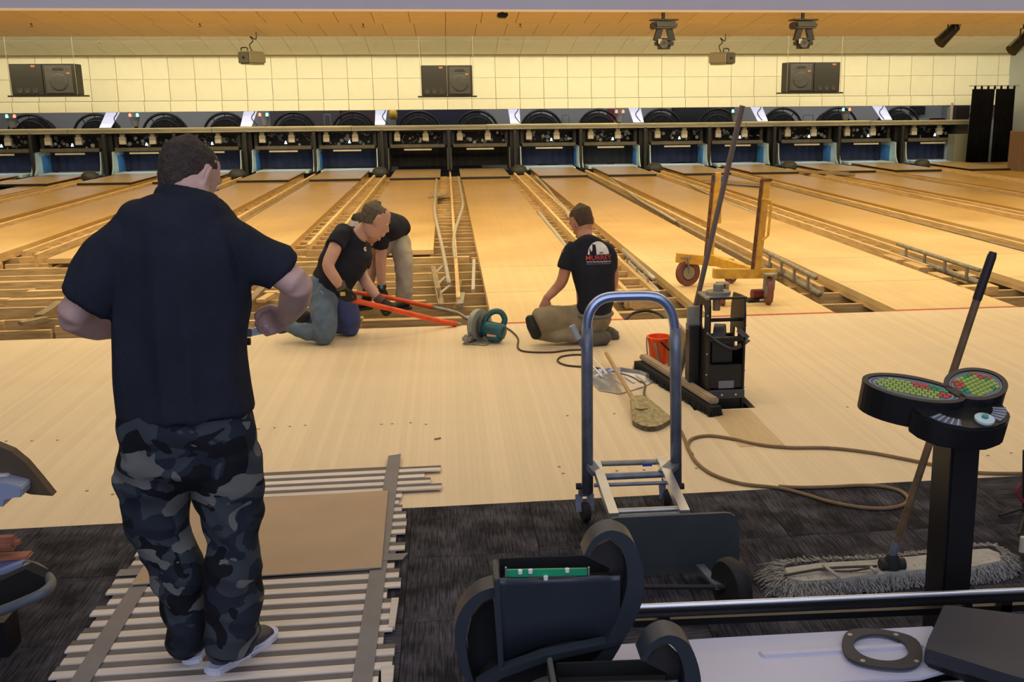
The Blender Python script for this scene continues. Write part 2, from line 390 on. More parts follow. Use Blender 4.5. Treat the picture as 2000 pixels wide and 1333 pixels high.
tiles(20.75, 3.17, 22.66, 3.010, -11.5, 14, M_tile_bounce)
tiles(24.55, 3.13, 25.0, 3.06, -11.5, 15, M_tile); tiles(25.0, 3.06, 26.3, 2.80, -11.5, 15, M_tile)
bm = BM(); box(bm, -15, 16.2, 10.9, 26.9, 3.36, 3.42); box(bm, -15, 16.2, 11.04, 17.0, 3.34, 3.36); obj('ceiling_deck', bm, M_tile_bounce, cl)
bm = BM(); box(bm, -15, 16.2, -2.5, 10.95, 3.36, 3.42); obj('ceiling_deck', bm, M_tile, cl)
bm = BM(); box(bm, -15, 16.2, 11.0, 11.04, 2.579, 3.36); struct(obj('trim_3', bm, M_head))
bm = BM(); box(bm, -15, 16.2, 10.985, 11.0, 2.576, 2.60); struct(obj('trim_4', bm, mat('soffit_edge', (.45, .33, .25), .7)))
# masking wall
wf = struct(empty('wall_far'))
def wtiles(z0, z1, y, mm, off=.05, w=.61):
    bm = BM(); box(bm, -w/2+.006, w/2-.006, -.012, 0, .005, z1-z0-.005); me = bpy.data.meshes.new('tile'); bmesh.ops.recalc_face_normals(bm, faces=bm.faces[:]); bm.to_mesh(me); bm.free(); me.materials.append(mm)
    for q in range(-19, 26):
        x = off-w/2+q*w
        if x > 15.0: continue
        o = bpy.data.objects.new('wall_panel', me); COL.objects.link(o); o.location = (x, y, z0); o.parent = wf
wtiles(2.247, 2.80, 26.73, M_tile); wtiles(1.735, 2.247, 26.70, M_tile); wtiles(1.473, 1.735, 26.62, M_tile)
bm = BM(); box(bm, -12, 15, 26.74, 26.80, 1.473, 3.36); obj('wall_backing', bm, M_grid, wf)
bm = BM(); box(bm, -14, 17, 30.4, 30.5, -.3, 3.4); struct(obj('wall_back', bm, M_white))
bm = BM(); box(bm, 15.0, 15.12, 3, 30.4, -.3, 3.4); struct(obj('wall_right', bm, M_blue))
bm = BM(); box(bm, -14.2, -14.1, -2.5, 30.4, -.3, 3.4); struct(obj('wall_left', bm, M_white))
# ---------------------------------------------------------------- pinsetters and the pit end
M_mach = mat('machine_dark', (.022, .022, .024), .5, vary=.5, scale=9)
M_bar = mat('machine_bar', (.10, .085, .065), .5, vary=.4, scale=6)
M_cream = mat('cream_metal', (.50, .46, .38), .5, vary=.15, scale=9)
M_curt = mat('pit_curtain', (.010, .014, .045), .8, vary=.5, scale=4, bump=.3, bscale=8)
M_curt2 = mat('pit_curtain_black', (.008, .008, .010), .8, vary=.5, scale=4)
M_kick_lit = mat('kickback_plate_lit', (.45, .58, .62), .4, vary=.15, scale=3)
M_kblue = mat('kickback_blue_pad', (.06, .20, .42), .5, vary=.2, scale=4)
M_glint = mat('machine_glint', (.6, .8, 1), .4, emit=(.55, .8, 1), es=1.6)
M_steel = mat('machine_steel', (.26, .27, .29), .6, metal=.3, vary=.3, scale=12)
rs = random.Random(3)
def pinsetter(i):
    X0 = LX[i]+LW/2
    t = thing('pinsetter', 'black pinsetter ending the lane %s of the centre board' % SIDE(i), 'pinsetter', (X0, 26.2, 0), group='pinsetters')
    b = BM(); box(b, -.70, .70, .15, .95, .93, 1.0); box(b, -.71, -.63, .1, .9, .62, 1.0); box(b, .63, .71, .1, .9, .62, 1.0); box(b, -.70, .70, .9, .95, .5, .98); obj('machine_frame', b, M_mach, t)
    b = bbox(-.68, .68, -.06, .0, .555, .645, .01, 1); obj('sweep_bar', b, M_bar, t)
    b = BM(); box(b, -.34, .34, -.08, -.065, .495, .535); obj('sweep_stripe', b, M_cream, t)
    for x in (-.50, .20):
        b = bbox(x-.075, x+.075, -.02, .1, .72, .90, .01, 1); box(b, x-.05, x+.05, 0, .08, .90, .97); obj('motor_box', b, M_cream, t)
    b = BM()
    for q in range(26):
        x = rs.uniform(-.60, .60); z = rs.uniform(.66, .93); y = rs.uniform(.05, .6)
        if rs.random() < .5: cyl(b, (x, y, z), (x+rs.uniform(-.12, .12), y+rs.uniform(-.1, .1), z+rs.uniform(-.09, .09)), rs.uniform(.006, .02), 6)
        else: lathe(b, [(.001, 0), (rs.uniform(.02, .05), .002), (rs.uniform(.02, .05), .02), (.001, .022)], 10, Matrix.Translation((x, y, z)) @ Matrix.Rotation(math.pi/2, 4, 'X'))
    o = obj('linkage', b, M_steel, t); o['kind'] = 'stuff'
    b = BM(); lathe(b, [(.001, 0), (.035, 0), (.012, .07), (.001, .072)], 10, Matrix.Translation((.06, -.03, .69))); obj('lamp', b, M_glint if i not in (0, 1) else M_steel, t)  # blue glint on the machine front, added as a small glowing cone
    b = BM(); tube(b, [(.56*math.cos(a), 2.0, .86+.56*math.sin(a)) for a in [math.pi*q/16 for q in range(17)]], .035, 8); tube(b, [(.40*math.cos(a), 2.0, .86+.40*math.sin(a)) for a in [math.pi*q/16 for q in range(17)]], .02, 6)
    for q in range(5):
        a = math.pi*(q+.5)/5; cyl(b, (.1*math.cos(a), 2, .86+.1*math.sin(a)), (.55*math.cos(a), 2, .86+.55*math.sin(a)), .014, 6)
    lathe(b, [(.001, -.3), (.5, -.3), (.5, 0), (.001, 0)], 24, Matrix.Translation((0, 2.25, .84)) @ Matrix.Rotation(math.pi/2, 4, 'X')); obj('pin_wheel', b, M_mach, t)
    b = BM(); n_ = 14
    for q in range(n_):
        xa = -.70+1.40*q/n_; yb = .68+.02*(q % 2); v_ = [(xa, yb, .06), (xa+1.40/n_, .68+.02*((q+1) % 2), .06), (xa+1.40/n_, .68+.02*((q+1) % 2), .56), (xa, yb, .56)]
        b.faces.new([b.verts.new(p) for p in v_])
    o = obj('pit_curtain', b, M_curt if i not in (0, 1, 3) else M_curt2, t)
    return t
for i in LX: pinsetter(i)
flare = [(0, -.02), (.06, .03), (.12, .10), (.16, .2), (.18, .32), (.20, .50), (.55, .52), (1.35, .52), (1.35, -.02)]
def gapname(i): return ('between the two dark pits' if i == 0 else GAPN(i))
for i in range(-6, 8):
    a, b_ = LX[i]+LW+.17, LX[i+1]-.17; mid = (a+b_)/2
    t = thing('kickback', 'kickback partition at the pit end, %s' % gapname(i), 'partition', (mid, 25.85, 0), group='kickback partitions')
    h = .14 if i % 2 else .045
    bm = BM(); box(bm, -h+.02, h-.02, .35, 1.6, -.05, .98); box(bm, -.035, .035, .1, .35, -.05, 1.0); obj('partition_wall', bm, M_black, t)
    for s in (-1, 1):
        lane = i if s < 0 else i+1
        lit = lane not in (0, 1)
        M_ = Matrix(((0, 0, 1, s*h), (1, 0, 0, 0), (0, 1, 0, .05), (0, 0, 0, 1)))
        k = BM(); prism(k, flare, -.012, .012, M_); obj('side_plate', k, M_kick_lit if lit else M_bar, t)  # pit light put into the colour: pale where lit, dark elsewhere
        if lit:
            k = BM(); x_ = s*h+s*.014; box(k, min(x_, x_+s*.01), max(x_, x_+s*.01), .52, 1.2, .06, .46); obj('blue_pad', k, M_kblue, t)
    if i % 2:
        d = thing('ball_lift_entry', 'dark domed ball return entry, %s' % gapname(i), 'ball return entry', (mid, 24.75, 0), group='ball return entries')
        k = BM(); lathe(k, [(.20, 0), (.20, .06), (.17, .13), (.10, .18), (.001, .195)], 18); obj('dome', k, M_mach, d, 'all')
        k = bbox(-.15, .15, -.22, -.13, -.02, .05, .01, 1); obj('slot_plate', k, M_black, d)
# light in the pits of the working machines
def pitlight(x, sx): area('pit_light', (x, 26.55, .50), (x, 26.45, 0), sx, .06, 3.0*sx, (.62, .85, 1))
for i in LX:
    if i not in (0, 1): pitlight(LX[i]+LW/2, 1.0)
# catwalk rail
t = thing('catwalk_rail', 'long cream-topped rail running across the front of all the pinsetters', 'rail', (0, 26.0, 1.0))
M_railtop = mat('rail_top_cream', (.80, .74, .48), .5, vary=.2, scale=2, stretch=(1, 8, 8)); M_railface = mat('rail_face', (.27, .25, .19), .5, vary=.3, scale=2, stretch=(1, 6, 6))
x = -12.2
while x < 13.6:
    l = 3.3 if x < 10 else 14.05-x
    k = BM(); box(k, x, x+l-.01, 0, .36, .085, .105+.006*math.sin(x)); obj('top_board', k, M_railtop, t)
    k = BM(); box(k, x, x+l-.01, -.03, .0, -.01, .095); box(k, x, x+l-.01, -.045, -.03, .05, .09); obj('face_board', k, M_railface, t)
    x += l
# white panels leaning behind the rail; their lit look is added emission
M_litpanel = mat('white_lit_panel', (.8, .8, .9), .5, emit=(.75, .78, 1), es=.8)
for n_, (px, wd) in enumerate(((222, .34), (490, .34), (745, .32), (1003, .32), (1238, .34), (1475, .34), (1712, .36))):
    p = P(px, 232, 27.2); d = p.x; ln = (px-870)/600*.2
    t = thing('lit_panel', 'bright white leaning panel above the pinsetters, %s from the left' % ORD[n_+1], 'light fitting', (d, 27.2, 1.2), group='white panels above the pinsetters')
    k = BM(); prism(k, [(-wd*.4+ln, -.1), (wd*.4+ln, -.1), (wd*.55-ln*.6, .5), (-wd*.45-ln*.6, .5)], 0, .05, Matrix.Rotation(math.pi/2, 4, 'X')); obj('panel_face', k, M_litpanel, t)
    k = BM(); tube(k, smoothpts([(wd*.5, -.08, -.08), (wd*.1, -.08, .1), (wd*.35, -.09, .25), (wd*.5, -.08, .5)], 5), .012, 6); obj('cable', k, M_black, t)
for n_, (px, py, g) in enumerate(((22, 225, 'gr'), (262, 223, 'rg'), (515, 222, 'rg'), (1210, 216, 'rr'), (1437, 215, 'gr'), (1652, 212, 'gr'))):
    p = P(px, py, 27.6); t = thing('signal_box', 'small grey signal box with glowing lamps above the pinsetters, %s from the left' % ORD[n_+1], 'signal box', (p.x, p.y, p.z-.3), group='signal boxes with lamps')
    k = BM(); lathe(k, [(.07, 0), (.13, .24), (.001, .245)], 16); obj('housing', k, mat('signal_grey', (.5, .5, .52), .6), t)
    k = BM(); box(k, -.04, .04, .04, .1, -.4, 0); obj('bracket', k, M_mach, t)
    for s, c in zip((-1, 1), g):
        k = BM(); lathe(k, [(.001, .24), (.035, .25), (.03, .31), (.001, .33)], 10, Matrix.Translation((s*.09, -.05, 0)))
        obj('lamp', k, mat('lamp_red', (.8, .1, .05), .4, emit=(1, .12, .06), es=5) if c == 'r' else mat('lamp_green', (.1, .8, .4), .4, emit=(.15, 1, .55), es=5), t)
# things on and by the back wall
def wallbox(name, label, cat, x0, y0, x1, y1, Y, m, dep=.3, flo=True):
    a = P(x0, y1, Y); c = P(x1, y0, Y); t = thing(cat, label, cat, ((a.x+c.x)/2, Y+dep, 0))
    hw = (c.x-a.x)/2; k = bbox(-hw, hw, -dep, 0, (-.29 if flo else a.z), c.z, .01, 1); obj('body', k, m, t); k = BM(); box(k, -hw+.03, hw-.03, -dep-.01, -dep, a.z+.03, c.z-.03); obj('front_panel', k, m, t); return t
wallbox('cabinet', 'reddish brown cabinet behind the pinsetters left of the centre', 'cabinet', 668, 214, 735, 262, 29.9, mat('brown_panel', (.10, .045, .04), .6))
wallbox('cabinet', 'taupe cabinet behind the pinsetters right of the second white panel', 'cabinet', 530, 214, 664, 262, 29.9, mat('taupe_panel', (.12, .10, .10), .6))
wallbox('cabinet', 'dark navy cabinet behind the two central pinsetters', 'cabinet', 775, 212, 938, 262, 29.9, mat('navy_panel', (.02, .02, .05), .6))
wallbox('cabinet', 'black equipment rack behind the pinsetters left of the long broom pole', 'rack', 1315, 208, 1435, 258, 29.9, M_black)
wallbox('cabinet', 'dark grey cabinet behind the pinsetters, beside the third white panel from the right', 'cabinet', 1050, 228, 1090, 258, 29.9, mat('grey_panel', (.1, .1, .11), .6))
wallbox('cabinet', 'tall grey column at the right end of the pinsetters', 'column', 1849, 200, 1863, 318, 26.6, mat('column_grey', (.33, .34, .33), .7), .2)
wallbox('cabinet', 'small dark notice board on the back wall at the right', 'board', 1784, 207, 1808, 224, 30.1, M_black, .29, False)
wallbox('cabinet', 'dark red box behind the pinsetters beside the pair of red lamps', 'box', 1188, 213, 1200, 225, 29.4, mat('dark_red_box', (.25, .02, .03), .6))
p = P(768, 224, 28.2); t = thing('yellow_canister', 'yellow round canister hanging above the pinsetters beside the central white panel', 'canister', (p.x, p.y, p.z-.12)); k = BM(); lathe(k, [(.05, 0), (.11, .03), (.11, .2), (.06, .26), (.001, .27)], 16); obj('body', k, mat('yellow_paint', (.75, .42, .03), .5), t, 'all'); k = BM(); cyl(k, (0, 0, .26), (0, 0, .42), .015, 8); obj('neck', k, M_mach, t)
for n_, (px, w_) in enumerate(((1548, .30), (1578, .30), (1105, .18), (640, .16))):
    a = P(px, 240, 28.6); t = thing('guard_hoop', 'dark guard hoop, %s' % ('left one of the pair behind the right pinsetters', 'right one of the pair behind the right pinsetters', 'narrow one right of the central white panel', 'narrow one behind the left pinsetters')[n_], 'guard rail', (a.x, a.y, a.z-.5), group='guard hoops')
    k = BM(); tube(k, smoothpts([(-w_/2, 0, 0), (-w_/2, 0, .65), (-w_/2+.05, 0, .72), (w_/2-.05, 0, .72), (w_/2, 0, .65), (w_/2, 0, 0)], 4), .014, 8); obj('hoop', k, M_steel, t)
# far right corner: curtain, chair, cabinets
a, c = P(1900, 172, 25.2), P(1984, 172, 25.2)
t = thing('black_curtain', 'black curtain with tab tops hanging at the right end of the lanes', 'curtain', (a.x, 25.2, 0)); W_ = c.x-a.x; H_ = a.z
M_cloth = mat('black_cloth', (.004, .004, .005), 1, vary=.4, scale=3, spec=.05)
for s in (0, 1):
    k = BM(); n_ = 26; xa = s*W_*.55; xb = W_*.52 if s == 0 else W_; rows = []
    for z in (.05, .6, 1.2, H_-.02):
        sh = (1-z/H_)*.06*(1 if s else -1)
        rows.append([k.verts.new((xa+(xb-xa)*q/n_+sh*.5, .035*math.sin(q*1.7+s)*(.6+.6*(1-z/H_)), z)) for q in range(n_+1)])
    for r_ in range(3):
        for q in range(n_): k.faces.new((rows[r_][q], rows[r_][q+1], rows[r_+1][q+1], rows[r_+1][q]))
    o = obj('curtain_panel', k, M_cloth, t, 'all'); sm = o.modifiers.new('s', 'SOLIDIFY'); sm.thickness = .008
for q in range(7):
    k = BM(); x = .04+W_*q/6.6; box(k, x, x+.05, -.01, .01, H_-.03, H_+.07); obj('tab', k, M_cloth, t)
k = BM(); cyl(k, (-.1, 0, H_+.06), (W_+.1, 0, H_+.06), .012, 8); obj('rod', k, M_steel, t)
p = G(1880, 322); t = thing('red_chair', 'red-backed chair beside the grey column at the right end of the pinsetters', 'chair', (13.55, 27.6, 0)); k = bbox(-.28, .22, 0, .06, .62, 1.12, .05, 3); obj('backrest', k, mat('red_vinyl', (.35, .02, .04), .5), t, True)
k = bbox(-.28, .22, -.35, .02, .42, .48, .02, 2); obj('seat', k, mat('red_vinyl', (0, 0, 0)), t)
for sx in (-.24, .18):
    for sy in (-.3, .0): k = BM(); cyl(k, (sx, sy, 0), (sx, sy, .44), .015, 8); obj('leg', k, M_steel, t)
wallbox('cabinet', 'low grey-green cabinet below the red chair at the right end', 'cabinet', 1862, 262, 1898, 318, 25.6, mat('cabinet_olive', (.16, .16, .12), .6), .4)
wallbox('cabinet', 'dark shelf unit right of the back wall notice board', 'shelf', 1866, 205, 1895, 232, 28.0, mat('shelf_brown', (.06, .04, .03), .6))
wallbox('crate', 'brown wooden crate at the far right edge below the curtain', 'crate', 1990, 256, 2022, 318, 22.6, mat('crate_brown', (.15, .085, .045), .7), .5)
k = P(1893, 222, 28.3); t = thing('white_jars', 'cluster of pale jars on the dark shelf at the right end', 'jar', (k.x, k.y, k.z-.08)); 
for q in range(4): b = BM(); lathe(b, [(.05, 0), (.06, .03), (.06, .12), (.04, .15), (.001, .155)], 12, Matrix.Translation((-.2+q*.13, 0, 0))); obj('jar', b, M_cream, t, 'all')
t = thing('lane_planks', 'stack of dark grey boards lying across the lane end at the right', 'boards', tuple(G(1598, 340)))
for q in range(2): k = BM(); beam(k, (-.8+q*.15, .9-q*.1, .03+.02*q), (.55, -.7+q*.3, .03+.02*q), .16, .03); obj('board', k, M_dkboard, t)
t = thing('grey_cover_board', 'grey-green square board lying over the gutter bed left of the yellow cart post', 'board', tuple(G(1475, 362))); k = BM(); beam(k, (-.75, .85, .06), (.1, -.5, .06), .36, .02); obj('panel', k, M_dkboard, t)
t = thing('black_scoop', 'dark bent panel lying in the central gutter bed', 'panel', tuple(G(866, 385, -.03)))
k = BM(); prism(k, [(-.28, -.55), (0.05, -.05), (.09, .5), (-.22, .45)], 0, .02, Matrix.Translation((0, 0, .03))); obj('plate', k, M_dkboard, t)
k = BM(); prism(k, [(-.28, -.6), (-.02, -.6), (-.02, -.2), (-.15, -.35)], 0, .02, Matrix.Translation((0, 0, .0))); obj('lower_plate', k, M_dark, t)
# ---------------------------------------------------------------- hung from the ceiling
M_spk = mat('speaker_black', (.012, .012, .012), .6); M_grille = mat('speaker_grille', (.05, .052, .055), .7, vary=.3, scale=6); M_gold = mat('orange_badge', (.30, .12, .05), .5)
def speakers(n_, x0, y0, x1, y1, Y, flip, where):
    a, c = P(x0, y1, Y), P(x1, y0, Y); mid = (a.x+c.x)/2; hw = (c.x-a.x)/2; z0, z1 = a.z, c.z
    t = thing('speaker_shelf', 'black hanging shelf under the pair of loudspeakers, %s' % where, 'shelf', (mid, Y, z0), group='hanging speaker shelves')
    k = BM(); box(k, -hw-.09, hw+.09, -.02, .55, -.035, 0); obj('shelf_board', k, M_spk, t)
    for s in (-1, 1): k = BM(); cyl(k, (s*(hw+.02), 0, 0), (s*(hw+.02), 0, 3.36-z0), .005, 6); obj('hanger_rod', k, mat('rod_grey', (.22, .2, .15), .6), t)
    for s, kind in ((-1, 'subwoofer'), (1, 'monitor_speaker')):
        if flip: s = -s
        xa, xb = (-hw, -.005) if s < 0 else (.005, hw)
        lab = ('square black subwoofer box with three round ports, %s' if kind == 'subwoofer' else 'charcoal loudspeaker with a horn and grille, %s') % where
        u = thing(kind, lab, 'loudspeaker', (mid, Y, z0+.001), group='subwoofers' if kind == 'subwoofer' else 'monitor speakers')
        k = bbox(xa, xb, .0, .5, 0, z1-z0, .012, 1); obj('cabinet', k, M_spk, u)
        m_ = (xa+xb)/2; w2 = (xb-xa)/2; hh = z1-z0
        if kind == 'subwoofer':
            for q in range(3): k = BM(); lathe(k, [(.055, 0), (.055, .012), (.04, .012), (.038, .002)], 16, Matrix.Translation((m_-.16+q*.16, 0, .10)) @ Matrix.Rotation(math.pi/2, 4, 'X')); obj('port', k, M_grille, u)
            k = BM(); box(k, m_+.12, m_+.2, -.006, 0, hh-.07, hh-.03); obj('badge', k, M_gold, u)
        else:
            k = bbox(m_-w2+.05, m_+w2-.05, -.015, 0, .04, hh-.04, .006, 1); obj('grille', k, M_grille, u)
            k = BM(); lathe(k, [(.19, 0), (.18, .01), (.15, .012), (.001, .006)], 24, Matrix.Translation((m_, -.015, hh*.42)) @ Matrix.Rotation(math.pi/2, 4, 'X')); obj('woofer_ring', k, M_grille, u, 'all')
            k = BM(); prism(k, [(-.12, 0), (.12, 0), (.09, .05), (-.09, .05)], 0, .01, Matrix.Translation((m_, -.016, hh-.13)) @ Matrix.Rotation(math.pi/2, 4, 'X')); obj('horn', k, M_spk, u)
            k = BM(); box(k, m_+w2-.16, m_+w2-.09, -.02, -.015, hh-.22, hh-.18); obj('badge', k, M_gold, u)
speakers(0, 24, 124, 143, 186, 24.1, False, 'at the far left')
speakers(1, 824, 127, 922, 187, 24.1, False, 'above the centre lanes')
speakers(2, 1538, 121, 1642, 180, 24.1, True, 'at the right')
M_lt = mat('beige_lamp', (.30, .27, .18), .45, metal=.2); M_ml = mat('stage_black', (.015, .012, .010), .4); M_ml2 = mat('stage_grey', (.09, .095, .085), .5, vary=.4, scale=20)
for n_, (px, py) in enumerate(((494, 113), (1408, 114))):
    p = P(px, py, 22.0); t = thing('projector_lamp', 'small beige boxed projector hanging by a cable, %s' % ('left of the centre speakers' if n_ == 0 else 'between the two moving stage lights'), 'projector', tuple(p), .5 if n_ else -.45, group='hanging projectors')
    k = bbox(-.15, .15, -.3, .25, -.13, .13, .04, 3); obj('housing', k, M_lt, t, True)
    k = bbox(-.13, .13, -.31, -.29, -.11, .11, .03, 2); obj('front_plate', k, mat('lamp_dark', (.08, .075, .055), .5), t); k = BM(); lathe(k, [(.03, 0), (.03, .01), (.001, .01)], 12, Matrix.Translation((0, -.31, 0)) @ Matrix.Rotation(math.pi/2, 4, 'X')); obj('lens', k, M_spk, t)
    k = BM(); tube(k, smoothpts([(-.12, -.2, .12), (-.11, -.2, .19), (.02, -.2, .19), (.03, -.2, .12)], 4), .012, 6); obj('handle', k, M_ml, t)
    k = BM(); tube(k, smoothpts([(0, 0, .13), (-.06, 0, .25), (.03, 0, .33), (-.03, 0, .42), (.1, 0, .36), (.12, 0, .5)], 5), .01, 6); obj('cable', k, M_ml, t)
for n_, (px, py) in enumerate(((1297, 40), (1570, 40))):
    p = P(px, py, 17.6); z = p.z; t = thing('moving_head_light', 'black moving-head stage light on the ceiling, %s one' % ('left' if n_ == 0 else 'right'), 'stage light', tuple(p), .1, group='moving-head stage lights')
    k = bbox(-.22, .22, -.12, .15, .0, .025, .006, 1); obj('clamp_plate', k, M_ml2, t); k = BM(); cyl(k, (0, .05, .02), (0, .05, 3.34-z), .03, 8); obj('stem', k, M_ml, t)
    k = bbox(-.20, .20, -.15, .15, -.13, -.02, .03, 2); obj('base_housing', k, M_ml2, t, True)
    k = bbox(-.22, -.12, -.12, .12, -.14, -.03, .02, 2); obj('side_cap', k, M_ml, t)
    for s in (-1, 1): k = BM(); beam(k, (s*.08, -.02, -.13), (s*.14, -.02, -.33), .08, .1); obj('yoke_arm', k, M_ml, t)
    k = bbox(-.15, .15, -.14, .12, -.46, -.28, .06, 3); obj('head', k, M_ml, t, True); k = BM(); lathe(k, [(.08, 0), (.07, .03), (.05, .03), (.001, .015)], 18, Matrix.Translation((-.04, -.12, -.38)) @ Matrix.Rotation(math.pi/2, 4, 'X')); obj('lens', k, M_ml2, t)
    k = BM(); box(k, -.14, -.08, -.145, -.14, -.38, -.30); obj('label', k, M_cream, t)
def spot(px, py, Y, lab, tilt):
    p = P(px, py, Y); t = thing('spotlight', lab, 'spotlight', tuple(p)); k = BM(); a = V((.16, 0, .10)); c = V((-.17, -.06, -.2)); cyl(k, a, c, .10, 18, r2=.12); cyl(k, a+V((.03, 0, .02)), a, .07, 14); obj('barrel', k, M_ml, t, True)
    k = BM(); tube(k, [(-.06, -.13, -.02), (-.05, -.12, .2), (.08, -.12, .22), (.1, -.12, .02)], .014, 6); obj('yoke', k, M_ml, t); k = BM(); cyl(k, (.02, -.12, .2), (.02, -.12, 3.36-p.z), .03, 8); obj('mount', k, M_ml, t)
spot(1850, 62, 19.2, 'black can spotlight hanging at the upper right', 0)
spot(1990, 78, 19.2, 'black can spotlight cut by the right frame edge', 0)
cnt = {True: 0, False: 0}
M_spr = mat('sprinkler_brass', (.16, .11, .05), .4, metal=.5)
for px, py, Y in ((61, 46, 19.3), (390, 46, 19.3), (709, 47, 19.3), (1016, 47, 19.3), (193, 80, 24.9), (468, 80, 24.9), (733, 82, 24.9), (993, 82, 24.9), (1237, 82, 24.9), (1480, 80, 24.9), (1717, 78, 24.9), (1875, 47, 19.3)):
    p = P(px, py, Y); near = Y < 22; cnt[near] += 1; t = thing('sprinkler_head', 'small ceiling sprinkler head, %s from the left in the %s row' % (ORD[cnt[near]], 'orange upper' if near else 'pale lower'), 'sprinkler', tuple(p), group='ceiling sprinklers')
    k = BM(); cyl(k, (0, 0, -.02), (0, 0, .09), .014, 8); obj('stem', k, M_spr, t); k = BM(); lathe(k, [(.03, 0), (.03, .008), (.001, .01)], 10, Matrix.Translation((0, 0, -.05))); cyl(k, (.012, 0, -.05), (.012, 0, -.02), .004, 6); obj('deflector', k, M_spr, t)
p = P(985, 27, 11.9); t = thing('ceiling_sensor', 'small dark box just under the soffit edge near the top centre', 'sensor', (p.x, 12.3, p.z)); k = bbox(-.06, .06, -.1, .1, 0, .04, .008, 1); obj('body', k, M_spk, t); k = BM(); box(k, -.04, .04, -.08, .08, -.012, 0); obj('window', k, M_ml, t); k = BM(); cyl(k, (0, 0, .04), (0, 0, .8), .02, 8); obj('stem', k, M_ml, t)
# ---------------------------------------------------------------- mid ground: tools on and in the floor
M_metal = mat('dull_aluminium', (.52, .50, .47), .4, metal=.8, vary=.2, scale=14)
M_alu = mat('bright_aluminium', (.72, .74, .78), .28, metal=.85, vary=.12, scale=10)
M_galv = mat('weathered_metal', (.36, .34, .28), .55, metal=.4, vary=.3, scale=14)
M_rub = mat('black_rubber', (.015, .015, .016), .7, vary=.4, scale=20)
M_yel = mat('yellow_cart_paint', (.80, .47, .05), .5, col2=(.60, .31, .04), scale=14)
M_rust = mat('rusty_edge', (.20, .09, .04), .8, vary=.5, scale=25)
M_wht = mat('white_plastic', (.75, .75, .72), .4)
M_wood = mat('broom_handle_wood', (.42, .30, .17), .6, vary=.3, scale=12, stretch=(4, 4, 1))
def cordobj(name, label, pts, r, m, n=6, z=None, cat='cord', grp=None, **kw):
    P_ = [G(x, y, r if z is None else z) for x, y in pts]; k = BM(); tube(k, smoothpts(P_, n), r, 8); return tag(obj(name, k, m, None, 'all'), label, cat, grp)
# grey hoses along the central gutter bed
def floorpipe(name, label, pts, r, m, z, grp):
    k = BM(); tube(k, smoothpts([G(x, y, z) for x, y in pts], 6), r, 8); return tag(obj(name, k, m, None, 'all'), label, 'pipe', grp)
floorpipe('conduit', 'grey bent conduit down the left side of the central gutter bed', [(853, 346), (850, 380), (849, 410), (854, 440), (862, 475), (869, 510), (877, 553)], .022, M_pipe, .01, 'grey conduits')
floorpipe('conduit', 'grey bent conduit down the right side of the central gutter bed', [(895, 345), (900, 372), (904, 400), (897, 425), (889, 450), (886, 475), (889, 506)], .022, M_pipe, .01, 'grey conduits')
floorpipe('conduit', 'grey conduit left of the kneeling man wearing the printed shirt', [(1046, 345), (1066, 365), (1088, 392), (1103, 408), (1113, 425)], .03, M_pipe, .0, 'grey conduits')
floorpipe('conduit', 'grey conduit along the right edge of the lane beside the saw', [(1052, 415), (1072, 440), (1090, 462), (1110, 490)], .03, M_pipe, -.02, 'grey conduits')
floorpipe('conduit', 'long grey conduit behind the left post of the yellow cart', [(1330, 352), (1400, 386), (1485, 420)], .022, M_pipe, .0, 'grey conduits')
floorpipe('conduit', 'grey conduit in the third gap right of the saw, left of the broom pole', [(1190, 348), (1245, 388), (1290, 414), (1320, 432)], .022, M_pipe, .0, 'grey conduits')
# ladder-like ball track brackets
def track(label, a, b, z0, z1, n, m=M_galv):
    A, B = G(*a, z0), G(*b, z0); t = thing('ball_track', label, 'rack', tuple(A), group='loose ball tracks')
    D_ = B-A; k = BM(); tube(k, [V((0, 0, z1-z0))+D_*q/6 for q in range(7)], .022, 8); obj('top_rail', k, m, t, 'all')
    k = BM(); tube(k, [D_*q/6+V((.04, 0, -.01)) for q in range(7)], .03, 8); obj('bottom_rail', k, m, t, 'all')
    for q in range(n): k = BM(); p = D_*((q+.5)/n); beam(k, p, p+V((0, 0, z1-z0)), .045, .014); obj('bracket', k, m, t)
track('silver ball track standing in the gap just right of the printed shirt', (1216, 510), (1277, 570), -.02, .10, 3, M_metal)
track('grey ball track standing in the gap at the foot of the right cart post', (1492, 515), (1592, 572), -.03, .11, 4)
track('grey ball track in the gutter bed behind the long mop pole', (1752, 497), (1910, 552), -.02, .10, 4)
# loose bits in the central gap
rd = random.Random(11)
def bit(name, label, cat, a, b, z, wx, wz, m, z2=None, parts=None):
    A, B = G(*a, z), G(*b, z if z2 is None else z2); k = BM(); beam(k, A, B, wx, wz); o = obj(name, k, m); return tag(o, label, cat)
bit('metal_strip', 'shiny silver strip lying highest of three in the central gap', 'metal strip', (849, 535), (864, 519), .0, .03, .008, M_alu)
bit('metal_strip', 'shiny silver strip lying in the middle of three in the central gap', 'metal strip', (853, 557), (870, 540), .0, .03, .008, M_alu)
bit('metal_strip', 'shiny silver strip lying lowest of three in the central gap', 'metal strip', (860, 572), (879, 557), .0, .03, .008, M_alu)
bit('white_post', 'pale round post leaning at the right side of the central gap', 'post', (926, 508), (924, 568), .02, .03, .03, M_cream)
bit('wood_batten', 'grey batten on end in the central gap near the saw', 'batten', (892, 597), (900, 548), -.02, .02, .02, M_dkboard)
bit('wood_batten', 'short pale batten beside the grey one in the central gap', 'batten', (899, 596), (903, 574), -.02, .05, .03, M_galv)
bit('wood_batten', 'weathered batten left of the three shiny strips', 'batten', (862, 597), (846, 522), -.01, .05, .03, M_dkboard)
bit('wood_batten', 'short weathered batten between the shiny strips and the division board', 'batten', (862, 592), (856, 565), -.01, .04, .03, M_galv)
